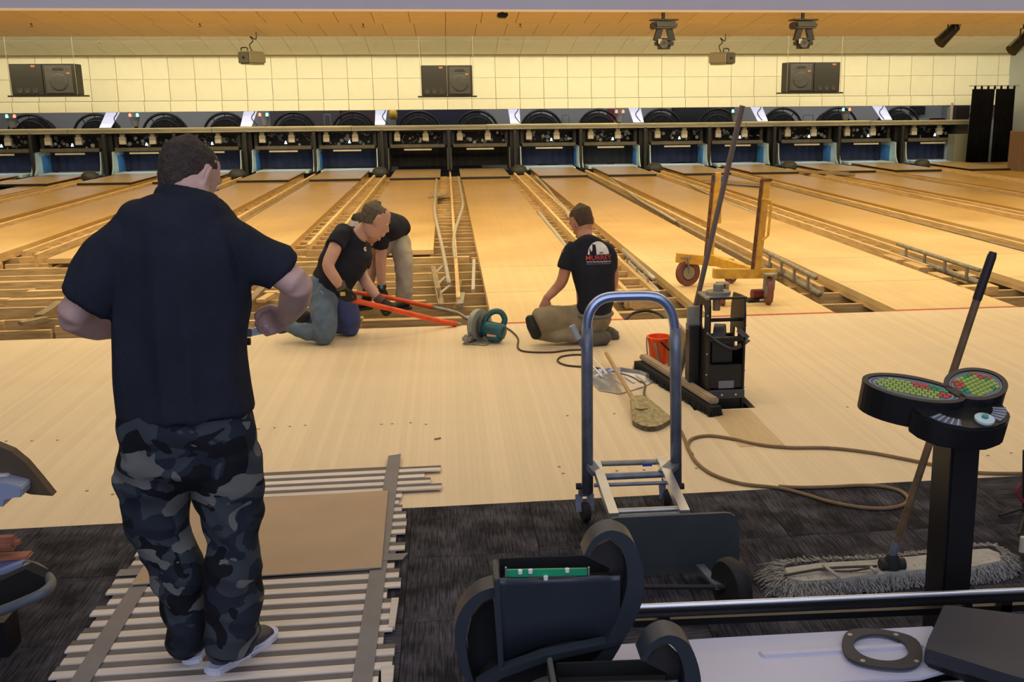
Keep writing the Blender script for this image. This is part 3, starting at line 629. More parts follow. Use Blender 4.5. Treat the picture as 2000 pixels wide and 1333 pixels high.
for q, (a, b) in enumerate((((76, 618), (118, 590)), ((477, 598), (515, 560)), ((508, 588), (530, 575)), ((40, 632), (90, 622)))):
    bit('scrap_board', ('grey scrap board on the joists left of the standing man', 'grey scrap board on the joists between the standing and kneeling men', 'short scrap block on the joists beside the standing man', 'thin scrap on the joists near the left frame edge')[q], 'scrap wood', a, b, -.03, .07, .03, M_dkboard if q != 2 else M_joist)
for q, (x, y, s) in enumerate(((1745, 505, .4), (1788, 520, .4), (1835, 540, .32), (1893, 562, .22), (1885, 538, .28), (1930, 560, .2))):
    p = G(x, y, -.02); k = bbox(-s/2, s/2, -.05, .05, -.06, .02, .003, 1, RZ(1.55 if q != 3 else .1)); o = obj('wood_block', k, M_joist); o.location = p
    tag(o, 'tan wood block in the gutter bed left of the mop pole, %s from the left' % ORD[q+1], 'wood block', 'wood blocks in the right gutter bed')
for q, (x, y, s) in enumerate(((1225, 553, .32), (1235, 575, .28), (1260, 588, .25))):
    p = G(x, y, -.04); k = bbox(-s/2, s/2, -.06, .04, -.06, .05, .003, 1, RZ(.1*q)); o = obj('wood_block', k, M_joist); o.location = p
    tag(o, 'tan wood block in the gap behind the blue truck handle, %s from the back' % ORD[q+1], 'wood block', 'wood blocks behind the truck handle')
o = cordobj('black_hose', 'dark curved hose rising from the gap inside the blue truck handle', [(1218, 628), (1236, 612), (1262, 607), (1285, 612), (1302, 626)], .012, M_rub, z=-.02, cat='hose')
# ---- circular saw
M_teal = mat('saw_teal', (.012, .10, .115), .4, vary=.2, scale=15)
sp = G(952, 668); t = thing('circular_saw', 'teal circular saw with grey blade guard resting on the approach', 'saw', tuple(sp), -.45)
k = BM(); lathe(k, [(.10, -.022), (.115, -.02), (.115, .02), (.10, .022), (.03, .024), (.001, .024)], 30, Matrix.Translation((-.075, .02, .118)) @ Matrix.Rotation(math.pi/2, 4, 'Y') @ Matrix.Rotation(.2, 4, 'X')); obj('blade_guard', k, mat('guard_grey', (.30, .32, .29), .45, metal=.3), t, True)
k = BM(); lathe(k, [(.07, -.01), (.085, .0), (.07, .02), (.001, .02)], 24, Matrix.Translation((-.045, .02, .11)) @ Matrix.Rotation(math.pi/2, 4, 'Y')); obj('gear_cover', k, mat('saw_black', (.03, .035, .035), .5), t, True)
k = bbox(-.14, .04, -.12, .13, .0, .012, .003, 1); obj('base_plate', k, M_galv, t)
k = BM(); tube(k, [(-.03, .0, .10), (.02, 0, .098), (.12, 0, .085), (.135, 0, .083)], [.055, .058, .056, .045], 18); obj('motor_housing', k, M_teal, t, 'all')
k = bbox(.0, .125, -.05, .045, .01, .095, .02, 3); obj('motor_block', k, M_teal, t, True)
k = BM(); tube(k, smoothpts([(-.03, .01, .13), (-.01, .03, .18), (.03, .05, .215), (.08, .07, .21), (.11, .07, .16), (.10, .05, .11)], 5), .021, 12); obj('handle', k, M_teal, t, 'all')
k = BM(); box(k, .02, .09, -.052, -.0505, .055, .08); obj('label', k, mat('saw_label', (.75, .35, .25), .5), t)
k = bbox(-.14, -.08, -.14, -.03, .012, .07, .015, 2); obj('dust_chute', k, M_galv, t, True)
cordobj('saw_cord', 'dark power cord snaking from the saw across the approach', [(981, 639), (990, 641), (1003, 650), (1012, 662), (1012, 680), (1030, 687), (1075, 688), (1110, 684), (1140, 683), (1153, 685), (1150, 692), (1118, 693), (1095, 697), (1090, 706), (1110, 714), (1160, 718), (1195, 726), (1232, 736), (1252, 748)], .0065, mat('dark_cord', (.06, .035, .02), .6))
# ---- yellow cart
lp, rp = P(1386, 500, 9.2), P(1477, 537, 8.35)
t = thing('yellow_cart', 'rusty yellow lift cart with two posts on four casters', 'cart', (lp.x*.5+rp.x*.5, 8.8, 0)); T0 = V(t.location)
def cb(name, a, b, w_, h_, m=M_yel): k = BM(); beam(k, V(a)-T0, V(b)-T0, w_, h_); return obj(name, k, m, t)
zt = P(1402, 337, 9.2); cb('post', lp, zt, .075, .05); zr = P(1497, 351, 8.35); cb('post', rp, zr, .075, .05)
cb('rust_strip', lp+V((-.045, -.02, 0)), zt+V((-.045, -.02, 0)), .008, .03, M_rust); cb('rust_strip', rp+V((-.045, -.02, 0)), zr+V((-.045, -.02, 0)), .008, .03, M_rust)
cb('post_cap', zr+V((0, 0, -.01)), zr+V((0, 0, .012)), .09, .07, M_rust)
k = BM(); c_ = P(1402, 348, 9.2)-T0; box(k, c_.x-.042, c_.x+.042, c_.y-.035, c_.y+.035, c_.z-.03, c_.z+.02); obj('blue_tape', k, mat('blue_tape', (.05, .10, .30), .6), t)
cb('beam', P(1321, 503, 9.2), P(1432, 514, 9.2), .06, .085); cb('beam', P(1386, 505, 9.2), P(1474, 533, 8.4), .06, .085)
cb('beam', P(1393, 534, 8.35), P(1515, 534, 8.35), .06, .08); cb('beam', P(1390, 500, 9.15), P(1472, 530, 8.5)+V((-.06, 0, .02)), .02, .02, M_rust)
hd = [P(1488, 388, 8.3), P(1505, 392, 8.3), P(1506, 400, 8.3), P(1500, 460, 8.3), P(1488, 470, 8.3)]; k = BM(); tube(k, [p-T0 for p in hd], .011, 8); obj('handle', k, M_yel, t)
k = BM(); tube(k, [P(1406, 395, 9.15)-T0, P(1405, 436, 9.15)-T0], .016, 8); obj('handle', k, M_yel, t)
M_castor = mat('red_brown_tyre', (.22, .08, .06), .6, vary=.2, scale=14)
for (px, py, Y, r, ang) in ((1343, 558, 9.2, .125, .3), (1427, 553, 9.35, .07, .5), (1500, 594, 8.3, .12, 1.45), (1411, 596, 8.3, .09, 1.3)):
    c_ = G(px, py); c_ = V((c_.x, c_.y, r)) - T0
    M_ = Matrix.Translation(c_) @ Matrix.Rotation(ang, 4, 'Z') @ Matrix.Rotation(math.pi/2, 4, 'X')
    k = BM(); lathe(k, [(r*.6, -.02), (r*.92, -.024), (r, -.012), (r, .012), (r*.92, .024), (r*.6, .02), (r*.55, .008), (.001, .008)], 26, M_); obj('wheel', k, M_castor, t, True)
    k = BM(); lathe(k, [(r*.5, -.026), (r*.5, .026), (.001, .026)], 18, M_); obj('wheel_hub', k, M_galv, t, True)
    k = BM(); f0 = c_+V((0, 0, 0)); ax = V((math.sin(ang), -math.cos(ang), 0)).normalized()
    for s in (-1, 1): beam(k, f0+ax*.035*s, f0+ax*.035*s+V((-.03*math.cos(ang), -.03*math.sin(ang), r*1.15)), .03, .008)
    box(k, -.05, .05, -.045, .045, r*2.12, r*2.22, Matrix.Translation(V((c_.x-.03*math.cos(ang), c_.y-.03*math.sin(ang), 0)))); obj('castor_fork', k, M_galv, t)
p = G(1478, 588); t = thing('red_motor', 'maroon cylindrical motor with black base beside the cart caster', 'motor', tuple(p), .1); k = BM(); cyl(k, (-.045, 0, .06), (.08, 0, .06), .045, 18); obj('drum', k, mat('maroon_paint', (.18, .03, .02), .5), t, True); k = bbox(-.10, .06, -.06, .06, 0, .025, .006, 1); obj('base', k, M_rub, t); k = BM(); box(k, 0, .05, -.062, -.06, .01, .03); obj('label', k, M_wht, t)
# ---- black ball lift frame in the floor hole
bp = V((1.335, 5.42, 0)); t = thing('ball_lift', 'black open steel ball lift frame standing in the hole in the approach', 'machine frame', (0, 0, 0))
M_bk = mat('lift_black', (.012, .012, .013), .38, vary=.4, scale=12)
fx0, fx1 = P(1383, 700, 5.42).x, P(1455, 700, 5.42).x; zt = P(1420, 580, 5.42).z
for x_, hole in ((fx0, (.10, .20, .42, .56)), (fx1-.012, (.12, .22, .30, .42))):
    d = .28; o_ = [(5.42, -.28), (5.42+d, -.28), (5.42+d, .50), (5.42+d*.9, zt-.02), (5.42+.02, zt), (5.42, zt-.03)]
    yc, zc = 5.42+(hole[0]+hole[1])/2, (hole[2]+hole[3])/2; n_ = 24; inn = ell((hole[1]-hole[0])/2, (hole[3]-hole[2])/2, n_, yc, zc, 4)
    def ray_out(a):
        dx, dy = math.cos(a), math.sin(a); best = 9
        for q in range(len(o_)):
            (x1, y1), (x2, y2) = o_[q], o_[(q+1) % len(o_)]; den = dx*(y2-y1)-dy*(x2-x1)
            if abs(den) < 1e-9: continue
            tt = ((x1-yc)*(y2-y1)-(y1-zc)*(x2-x1))/den; uu = ((x1-yc)*dy-(y1-zc)*dx)/den
            if tt > 0 and -.001 <= uu <= 1.001: best = min(best, tt)
        return (yc+dx*best, zc+dy*best)
    outr = [ray_out(2*math.pi*q/n_) for q in range(n_)]
    M_ = Matrix(((0, 0, 1, x_), (1, 0, 0, 0), (0, 1, 0, 0), (0, 0, 0, 1))); k = BM(); ringprism(k, outr, inn, 0, .012, M_); obj('side_plate', k, M_bk, t)
def lb(name, x0, x1, y0, y1, z0, z1, m=M_bk, r=.003): return obj(name, bbox(x0, x1, y0, y1, z0, z1, r, 1), m, t)
lb('top_plate', fx0-.02, fx1-.09, 5.42, 5.62, zt-.015, zt+.0, M_galv); lb('top_bar', fx0, fx1, 5.41, 5.425, zt-.012, zt)
lb('cross_bar', fx0, fx1, 5.5, 5.52, .47, .49); lb('cross_bar', fx0, fx1, 5.41, 5.44, .375, .40); lb('apron', fx0, fx1, 5.43, 5.44, .10, .24); lb('apron', fx0+.03, fx1-.06, 5.46, 5.47, .24, .36)
lb('lower_bracket', fx0+.005, fx1+.0, 5.405, 5.43, .045, .095, mat('lift_grey', (.05, .055, .065), .4)); lb('lower_apron', fx0+.01, fx1-.01, 5.44, 5.45, -.28, .06); lb('label', fx0+.065, fx0+.155, 5.426, 5.43, .10, .145, mat('label_grey', (.22, .23, .25), .5)); lb('back_plate', fx0, fx1, 5.69, 5.70, -.28, .36)
for x_ in (fx0+.08, fx0+.16): k = BM(); cyl(k, (x_, 5.40, .07), (x_, 5.41, .07), .006, 8); obj('bolt', k, M_alu, t)
for z_ in (.07, .18, .30, .42, .52): k = BM(); cyl(k, (fx0-.006, 5.44, z_), (fx0+.0, 5.44, z_), .005, 8); obj('bolt', k, M_alu, t)
for z_ in (.1, .2, .38, .46): k = BM(); cyl(k, (fx1, 5.44, z_), (fx1+.012, 5.44, z_), .005, 8); obj('bolt', k, M_alu, t)
k = BM(); lathe(k, [(.06, -.03), (.085, -.03), (.085, .03), (.06, .03), (.02, .02), (.001, .02)], 24, Matrix.Translation((fx0+.10, 5.56, .36)) @ Matrix.Rotation(1.2, 4, 'Z') @ Matrix.Rotation(math.pi/2, 4, 'X')); obj('pulley', k, mat('lift_wheel', (.06, .06, .065), .5), t, True)
k = BM(); tube(k, smoothpts([(fx0+.0, 5.43, .42), (fx0+.08, 5.42, .36), (fx0+.16, 5.44, .33), (fx0+.25, 5.5, .36)], 5), .018, 8, flat=.35); obj('belt', k, mat('lift_belt', (.09, .09, .09), .6), t, 'all')
k = BM(); beam(k, (fx0+.17, 5.42, .44), (fx1+.01, 5.42, .39), .02, .03); obj('lever', k, mat('lift_belt', (0, 0, 0)), t)
k = BM(); cyl(k, (fx0+.07, 5.5, zt), (fx0+.07, 5.5, zt+.02), .07, 16); cyl(k, (fx0+.07, 5.5, zt+.02), (fx0+.07, 5.5, zt+.06), .03, 12); obj('bearing_mount', k, M_galv, t, True)
k = BM(); cyl(k, (fx0+.075, 5.55, zt-.10), (fx0+.075, 5.55, zt-.01), .022, 12); obj('spacer', k, mat('copper_spacer', (.4, .24, .14), .5), t)
k = bbox(fx0-.065, fx0-.005, 5.60, 5.70, -.25, .43, .004, 1); obj('side_box', k, M_bk, t); k = bbox(fx0-.075, fx0-.0, 5.62, 5.64, .40, .54, .004, 1); obj('ear_plate', k, M_galv, t)
# boards and panel leaning left of the lift
p = G(1347, 717); t = thing('hood_panel', 'curved cream and orange hood panel leaning against the black lift frame', 'panel', (p.x, p.y-.02, 0), -.25)
k = BM(); prism(k, [(-.045, 0), (.04, 0), (.055, .12), (.04, .24), (-.02, .28), (-.06, .20)], -.01, .01, Matrix.Rotation(math.pi/2, 4, 'X')); obj('shell', k, mat('hood_cream', (.55, .50, .40), .5), t)
k = BM(); prism(k, [(.012, .10), (.05, .11), (.045, .22), (.02, .24), (.0, .20)], .0105, .014, Matrix.Rotation(math.pi/2, 4, 'X')); obj('orange_patch', k, mat('orange_decal', (.62, .16, .03), .5), t)
A, B = P(1312, 640, 6.35), P(1362, 655, 5.75); k = BM(); beam(k, (A.x, A.y, .25), (B.x, B.y, .20), .02, .16); beam(k, (A.x, A.y, .0), (A.x, A.y, .2), .04, .04); beam(k, (B.x, B.y, .0), (B.x, B.y, .2), .04, .04)
t2 = thing('timber_trestle', 'tan timber board on edge between the broom pole and the bucket', 'board', (0, 0, 0)); obj('board', k, mat('old_timber', (.38, .26, .14), .7, vary=.2, scale=9), t2)
# ---- orange bucket
bc = G(1291, 712); t = thing('orange_bucket', 'small orange bucket with a black tool inside, left of the broom pole', 'bucket', (bc.x, bc.y+.06, 0)); M_or = mat('bucket_orange', (.90, .10, .012), .45)
k = BM(); lathe(k, [(.058, 0), (.062, .005), (.078, .165), (.086, .168), (.086, .178), (.074, .178), (.058, .01), (.001, .01)], 30); obj('body', k, M_or, t, True)
k = BM(); tube(k, smoothpts([(-.085, 0, .165), (-.09, -.03, .12), (-.085, -.05, .03)], 5), .005, 8, flat=2.4); obj('handle', k, M_galv, t, 'all')
k = BM(); beam(k, (-.045, -.076, .15), (-.018, -.068, .02), .03, .004); obj('label', k, M_galv, t)
k = BM(); beam(k, (-.03, -.05, .17), (.05, -.02, .09), .014, .01); o = obj('wrench', k, M_rub); o.location = (bc.x+.01, bc.y-.02, .0); tag(o, 'black tool handle sticking out at the front of the orange bucket', 'tool')
# ---- push broom
a, b = G(1247, 700, .07), G(1400, 790, .07); t = thing('push_broom', 'push broom with black bristles and long grey handle', 'broom', (0, 0, 0)); d = (b-a).normalized(); s_, _ = frame(d)
a2, b2 = G(1256, 696, .075), G(1396, 784, .075); k = BM(); beam(k, a2, b2, .055, .035); bmesh.ops.bevel(k, geom=k.edges[:], offset=.008, segments=2, affect='EDGES'); obj('block', k, mat('broom_block', (.42, .31, .20), .6, vary=.2, scale=10), t)
M_bri = mat('black_bristle', (.008, .009, .008), .9); k = BM(); rr = random.Random(4)
L_ = (b-a).length
for q in range(2600):
    u, v_ = rr.random(), rr.uniform(-1, 1); p0 = a+d*(L_*u)+s_*v_*.026+V((0, 0, -.015)); p1 = p0+s_*v_*.022+d*rr.uniform(-.008, .008)+V((0, 0, -.055)); w_ = .0022
    e = [k.verts.new(p0+d*w_), k.verts.new(p0-d*w_), k.verts.new(p1-d*w_), k.verts.new(p1+d*w_)]; k.faces.new(e); 
beam(k, a+V((0, 0, -.04)), b+V((0, 0, -.04)), .06, .05)
o = obj('bristles', k, M_bri, t); o['kind'] = 'stuff'
hb, ht = P(1326, 738, 5.85), P(1450, 206, 5.6); k = BM(); tube(k, [hb, hb*.95+ht*.05, hb*.5+ht*.5, ht], [.013, .0155, .0155, .0155], 12); obj('handle', k, mat('grey_brown_pole', (.17, .13, .115), .5, vary=.15, scale=8), t, True)
k = BM(); p = (a+b)/2; cyl(k, p+V((0, 0, .015)), hb+V((0, 0, .02)), .022, 10); obj('socket', k, M_galv, t)
k = BM(); cyl(k, P(1352, 712, 5.8), G(1352, 752), .006, 6); cyl(k, P(1345, 690, 5.8), P(1352, 712, 5.8), .006, 6); obj('brace', k, M_galv, t)
# ---- dustpan and corn broom
c = G(1212, 752); t = thing('dustpan', 'shiny aluminium dustpan with a pale handle lying on the approach', 'dustpan', (c.x, c.y, 0), .0)
def L2(px, py, z=0): q = G(px, py, z); return (q.x-c.x, q.y-c.y)
poly = [L2(1155, 736), L2(1170, 730), L2(1212, 727), L2(1250, 733), L2(1281, 745), L2(1257, 757), L2(1210, 771), L2(1170, 764), L2(1158, 752)]
k = BM(); prism(k, poly, .004, .008); obj('pan_floor', k, M_alu, t)
k = BM(); n_ = len(poly); lo = [k.verts.new((x, y, .008)) for x, y in poly]; hi = [k.verts.new((x*1.03, y*1.03, .03)) for x, y in poly]
for q in (8, 0, 1, 2, 3): j = (q+1) % n_; k.faces.new((lo[q], lo[j], hi[j], hi[q]))
k2 = obj('rim', k, M_alu, t); sm = k2.modifiers.new('s', 'SOLIDIFY'); sm.thickness = .003
for q in range(5): k = BM(); x0, y0 = L2(1172+q*22, 760-q*3); beam(k, (x0, y0, .011), (x0-.03, y0+.14, .015), .012, .006); obj('ridge', k, M_alu, t)
for px, py, qx, qy in ((1146, 687, 1186, 730), (1143, 699, 1176, 735)):
    k = BM(); cyl(k, G(px, py, .06)-c, G(qx, qy, .02)-c, .006, 8); obj('handle_rod', k, M_wht, t)
t = thing('corn_broom', 'straw corn broom with wooden handle lying across the dustpan', 'broom', (0, 0, 0)); ha, hb = G(1184, 690, .07), G(1236, 779, .06)
k = BM(); tube(k, [ha, hb], .0125, 10); obj('handle', k, mat('corn_handle', (.50, .31, .14), .5, vary=.2, scale=8), t, True)
k = BM(); rr = random.Random(8); top = G(1244, 780, .055); bl, br = G(1236, 824, .02), G(1312, 818, .02); bm_ = G(1276, 856, .01)
M_straw = mat('broom_straw', (.50, .40, .20), .8, vary=.4, scale=40)
for q in range(5200):
    u = rr.random(); e1 = bl*(1-u)**2+bm_*2*u*(1-u)*1.0+br*u*u; zz = rr.uniform(.004, .032); e1 = V((e1.x, e1.y, zz*.9)); s0 = top+V(((u-.5)*.07, rr.uniform(-.02, .02), rr.uniform(-.02, .02)))
    m1 = s0.lerp(e1, .55)+V((0, 0, .012*math.sin(math.pi*.5))); s1 = V((.0022, 0, 0))
    v1 = [k.verts.new(s0-s1), k.verts.new(s0+s1), k.verts.new(m1+s1), k.verts.new(m1-s1)]; k.faces.new(v1)
    v2 = [k.verts.new(e1+s1), k.verts.new(e1-s1)]; k.faces.new((v1[3], v1[2], v2[0], v2[1]))
o = obj('straw_head', k, M_straw, t); o['kind'] = 'stuff'
k = BM(); arc_ = [bl*(1-u)**2+bm_*2*u*(1-u)+br*u*u for u in [q/10 for q in range(11)]]; prism(k, [(top.x-.03, top.y)]+[(top.x+(a_.x-top.x)*.86, top.y+(a_.y-top.y)*.86) for a_ in arc_]+[(top.x+.03, top.y)], .008, .018); obj('straw_core', k, M_straw, t)
k = BM(); tube(k, smoothpts([G(1237, 797, .055), G(1252, 800, .065), G(1275, 797, .055)], 4), .004, 6); obj('stitching', k, mat('twine', (.15, .10, .05), .8), t)
k = BM(); tube(k, smoothpts([G(1252, 745, .03), G(1260, 752, .04), G(1258, 768, .03), G(1262, 778, .03), G(1280, 792, .03), G(1322, 832, .02)], 5), .007, 8); tag(obj('green_cable_end', k, mat('olive_cable', (.10, .09, .04), .6), None, 'all'), 'olive cable end trailing beside the corn broom head', 'cord')
# tan extension cord
M_tan = mat('tan_cord', (.25, .16, .07), .65, vary=.2, scale=20)
cordobj('extension_cord', 'tan extension cord looping from the corn broom past the mop pole', [(1324, 834), (1334, 850), (1346, 880), (1362, 905), (1395, 928), (1450, 945), (1520, 953), (1570, 965), (1620, 980), (1680, 991), (1730, 993), (1765, 986), (1773, 972), (1755, 958), (1720, 950), (1680, 948), (1620, 951), (1560, 952), (1520, 950)], .0085, M_tan)
cordobj('extension_cord', 'tan extension cord running right behind the console post', [(1352, 888), (1343, 873), (1352, 857), (1385, 851), (1430, 857), (1480, 868), (1540, 874), (1620, 875), (1700, 884), (1770, 897), (1830, 909), (1900, 922), (1960, 925), (2030, 924)], .0085, M_tan)
p = G(855, 858); t = thing('wood_chip', 'small grey wood chip on the approach right of the standing man', 'debris', tuple(p), .4); k = bbox(-.018, .012, -.005, .006, 0, .006, .001, 1); obj('flake', k, M_dkboard, t); k = bbox(.006, .02, .0, .012, .0, .005, .001, 1); obj('splinter', k, M_dkboard, t)
# ---------------------------------------------------------------- people
from mathutils.bvhtree import BVHTree
def pxm(p):                              # pixels per metre at a point
    c = ROT.transposed() @ (V(p)-V((0, 0, CAM_H))); return F_PX/(-c.z)
def remesh(name, bm, m, parent, vox=.008, it=4, disp=None, fac=.5):
    me = bpy.data.meshes.new(name); bmesh.ops.recalc_face_normals(bm, faces=bm.faces[:]); bm.to_mesh(me); bm.free()
    o = bpy.data.objects.new(name, me); COL.objects.link(o)
    r = o.modifiers.new('r', 'REMESH'); r.mode = 'VOXEL'; r.voxel_size = vox
    s = o.modifiers.new('s', 'SMOOTH'); s.factor = fac; s.iterations = it
    dg = bpy.context.evaluated_depsgraph_get(); new = bpy.data.meshes.new_from_object(o.evaluated_get(dg))
    bpy.data.objects.remove(o)
    if disp:
        no = [v.normal.copy() for v in new.vertices]
        for v, n_ in zip(new.vertices, no): v.co += n_*disp(v.co, n_)
    new.materials.clear(); return link(name, new, m, parent, 'all')
def folds(amp, sx, sy, sz, seed=0, ridge=True):
    def f(co, n_):
        q = V((co.x*sx+seed, co.y*sy, co.z*sz)); a = noise.noise(q); b = noise.noise(q*2.1+V((5, 3, 1)))
        v = (1-2*abs(a)) if ridge else a
        return amp*(v-.4)+amp*.4*b
    return f
def limb(bm, secs, hint=(0, 1, 0), n=20, cap=True):      # secs: (point, (ra, rb)); ends rounded
    pts = [V(s[0]) for s in secs]; rr = [s[1] if isinstance(s[1], tuple) else (s[1], s[1]) for s in secs]
    if cap:
        d0 = (pts[0]-pts[1]).normalized(); d1 = (pts[-1]-pts[-2]).normalized(); r0, r1 = rr[0], rr[-1]
        pts = [pts[0]+d0*min(r0)*.45]+pts+[pts[-1]+d1*min(r1)*.45]; rr = [(r0[0]*.55, r0[1]*.55)]+rr+[(r1[0]*.55, r1[1]*.55)]
    return tube(bm, pts, rr, n, up=hint)
def interp(secs, n=4):                                    # smooth the sections
    pts = smoothpts([s[0] for s in secs], n); out = []
    for i, p in enumerate(pts):
        t = i/n; a = min(int(t), len(secs)-2); f = t-a; r0 = secs[a][1] if isinstance(secs[a][1], tuple) else (secs[a][1],)*2; r1 = secs[a+1][1] if isinstance(secs[a+1][1], tuple) else (secs[a+1][1],)*2
        f = f*f*(3-2*f); out.append((p, (r0[0]*(1-f)+r1[0]*f, r0[1]*(1-f)+r1[1]*f)))
    return out
HEADSEC = [(-.125, .050, .026, .026), (-.108, .040, .044, .050), (-.08, .022, .056, .072), (-.045, .010, .065, .088), (0, 0, .072, .096), (.04, -.004, .076, .100), (.075, -.008, .071, .094), (.10, -.010, .054, .072), (.118, -.012, .026, .036)]
def head(bm, M, s=1.0):
    k = mark(bm)
    tube(bm, [(0, cy, z) for z, cy, a, b in HEADSEC], [(a, b) for z, cy, a, b in HEADSEC], 24, up=(0, 1, 0))
    limb(bm, [((0, .090, .022), .008), ((0, .106, -.012), .011), ((0, .116, -.033), .015), ((0, .098, -.040), .012)])
    limb(bm, [((-.02, .098, -.068), .007), ((0, .105, -.066), .009), ((.02, .098, -.068), .007)])
    limb(bm, [((-.018, .096, -.080), .007), ((0, .102, -.081), .009), ((.018, .096, -.080), .007)])
    limb(bm, [((0, .078, -.112), .02), ((0, .085, -.105), .016)])
    for e in (-1, 1):
        limb(bm, [((e*.045, .078, .030), .009), ((e*.028, .092, .034), .010), ((e*.008, .097, .030), .008)])
        tube(bm, smoothpts([(e*.074, .000, .024), (e*.092, -.018, .033), (e*.099, -.028, .010), (e*.092, -.020, -.018), (e*.076, -.002, -.036), (e*.072, .006, -.005)], 3, True), .0085, 8, closed=True)
        limb(bm, [((e*.078, -.008, .020), (.013, .008)), ((e*.082, -.014, .0), (.014, .008)), ((e*.072, -.002, -.024), (.008, .006))])
    xf(bm, k, M @ Matrix.Scale(s, 4))
def hair(M, s, m, parent, name='hair', low=-.055, back=.016, thick=1.045, seed=1, top=1.0):
    bm = BM(); secs = []
    for z, cy, a, b in HEADSEC:
        if z < low: continue
        tz = max(0, min(1, (z-low)/.12)); secs.append(((0, cy-back*(1.6-.6*tz), z*top+.004), (a*thick*(.93+.07*tz), b*(.90+.10*tz)*thick)))
    secs.append(((0, -.014, .128*top), (.008, .012)))
    tube(bm, [p for p, r in secs], [r for p, r in secs], 28, up=(0, 1, 0)); xf(bm, 0, M @ Matrix.Scale(s, 4))
    return remesh(name, bm, m, parent, .0045, 2, folds(.0022, 60, 60, 45, seed, False))
def eyes(M, s, parent):
    for e in (-1, 1):
        k = BM(); lathe(k, [(.004, -.011), (.010, -.005), (.0115, 0), (.010, .005), (.004, .011)], 12, M @ Matrix.Scale(s, 4) @ Matrix.Translation((e*.031, .082, .012))); o = obj('eye', k, mat('eye_white', (.7, .68, .62), .3), parent, 'all')
        k = BM(); lathe(k, [(.005, 0), (.005, .003), (.001, .0035)], 12, M @ Matrix.Scale(s, 4) @ Matrix.Translation((e*.031, .0925, .011)) @ Matrix.Rotation(-math.pi/2, 4, 'X')); obj('iris', k, mat('iris_brown', (.05, .03, .015), .3), o)
        k = BM(); limb(k, [((e*.046, .084, .036), .003), ((e*.03, .0965, .041), .004), ((e*.014, .1005, .037), .003)]); xf(k, 0, M @ Matrix.Scale(s, 4)); obj('eyebrow', k, mat('brow_brown', (.06, .035, .02), .8), parent, 'all')
def hand(bm, wrist, d, nrm, side=1, curl=.6, s=1.0, thumb=1):        # d: direction of the palm, nrm: out of the back of the hand
    d = V(d).normalized(); nrm = V(nrm); nrm = (nrm-d*nrm.dot(d)).normalized(); x = d.cross(nrm)*side; w_ = V(wrist)
    pal = w_+d*.085*s
    limb(bm, [(w_-d*.02*s, (.026*s, .020*s)), (w_+d*.02*s, (.032*s, .019*s)), (w_+d*.055*s, (.040*s, .017*s)), (pal, (.041*s, .015*s))], hint=-nrm)
    for q, (off, L_) in enumerate(((-.030, .070), (-.010, .080), (.010, .075), (.029, .058))):
        p = pal+x*off*s-d*.012*s; a = 0; pts = [p]; dd = d
        for seg in (.45, .31, .24):
            a += curl*(.75 if seg > .4 else .95); dd = d*math.cos(a)-nrm*math.sin(a)+x*off*.8; pts.append(pts[-1]+dd.normalized()*L_*seg*1.15*s)
        limb(bm, list(zip(pts, [.0100*s, .0095*s, .0085*s, .0072*s])), hint=x, n=10)
    t0 = w_+d*.022*s-x*.026*s; a = .5*curl
    pts = [t0, t0+(d*.75-x*.5-nrm*.3).normalized()*.040*s]; pts.append(pts[-1]+(d*.85-x*.05-nrm*(.3+a)).normalized()*.032*s); pts.append(pts[-1]+(d*.6+x*.45-nrm*(.4+a)).normalized()*.024*s)
    limb(bm, list(zip(pts, [.016*s, .0125*s, .0108*s, .009*s])), hint=nrm, n=10)
def shoe(parent, heel, toe, m_up, m_sole, L_=.29, w=.1, pitch=0, name='shoe', h=.075):
    heel, toe = V(heel), V(toe); f = (toe-heel).normalized(); a = V((0, 0, 1)).cross(f).normalized(); u = f.cross(a)
    M_ = Matrix.Translation(heel) @ Matrix((f, a, u)).transposed().to_4x4()
    out = [(-.01, 0), (.0, -.030), (.06, -.036), (.13, -.036), (.20, -.05), (.25, -.044), (.285, -.02), (.29, 0)]; s = L_/.29; ws = w/.1
    poly = [(x*s, y*ws) for x, y in out]+[(x*s, -y*ws) for x, y in out[-2:0:-1]]
    k = BM(); prism(k, poly, 0, .026, M_); bmesh.ops.bevel(k, geom=k.edges[:], offset=.005, segments=2, affect='EDGES'); so = obj(name, k, m_sole, parent, True)
    k = BM(); limb(k, [((.03*s, 0, .05), (.038*ws, .045)), ((.06*s, 0, .06), (.038*ws, .05)), ((.12*s, 0, .048), (.040*ws, .036)), ((.19*s, 0, .035), (.046*ws, .024)), ((.25*s, 0, .028), (.036*ws, .017))], hint=(0, 0, 1)); limb(k, [((.04*s, 0, .06), (.036, .040)), ((.035*s, 0, h+.03), (.036, .042))], hint=(0, 1, 0))
    xf(k, 0, M_); remesh('upper', k, m_up, so, .005, 2)
    k = BM()
    for q in range(4): tube(k, [(M_ @ V((.10*s+.022*q, -.022, .078-.009*q))), (M_ @ V((.108*s+.022*q, .022, .078-.009*q)))], .003, 6)
    lc = obj('laces', k, mat('lace_grey', (.4, .4, .42), .7), so)
    return so
M_skin = mat('skin', (.56, .31, .22), .5, vary=.10, scale=14, bump=.1, bscale=90, sss=.15)
M_skin2 = mat('skin_ruddy', (.50, .23, .14), .5, vary=.12, scale=14, sss=.15)
M_skin3 = mat('skin_pale', (.58, .37, .31), .5, vary=.12, scale=10, bump=.1, bscale=90, sss=.15)
M_navy = mat('navy_pique', (.018, .021, .034), .88, vary=.25, scale=5, bump=.35, bscale=260, spec=.25)
M_tee = mat('black_tee', (.016, .018, .028), .88, vary=.25, scale=6, spec=.25)
M_hb = mat('hair_brown', (.055, .035, .026), .75, vary=.5, scale=60, bump=.8, bscale=160)
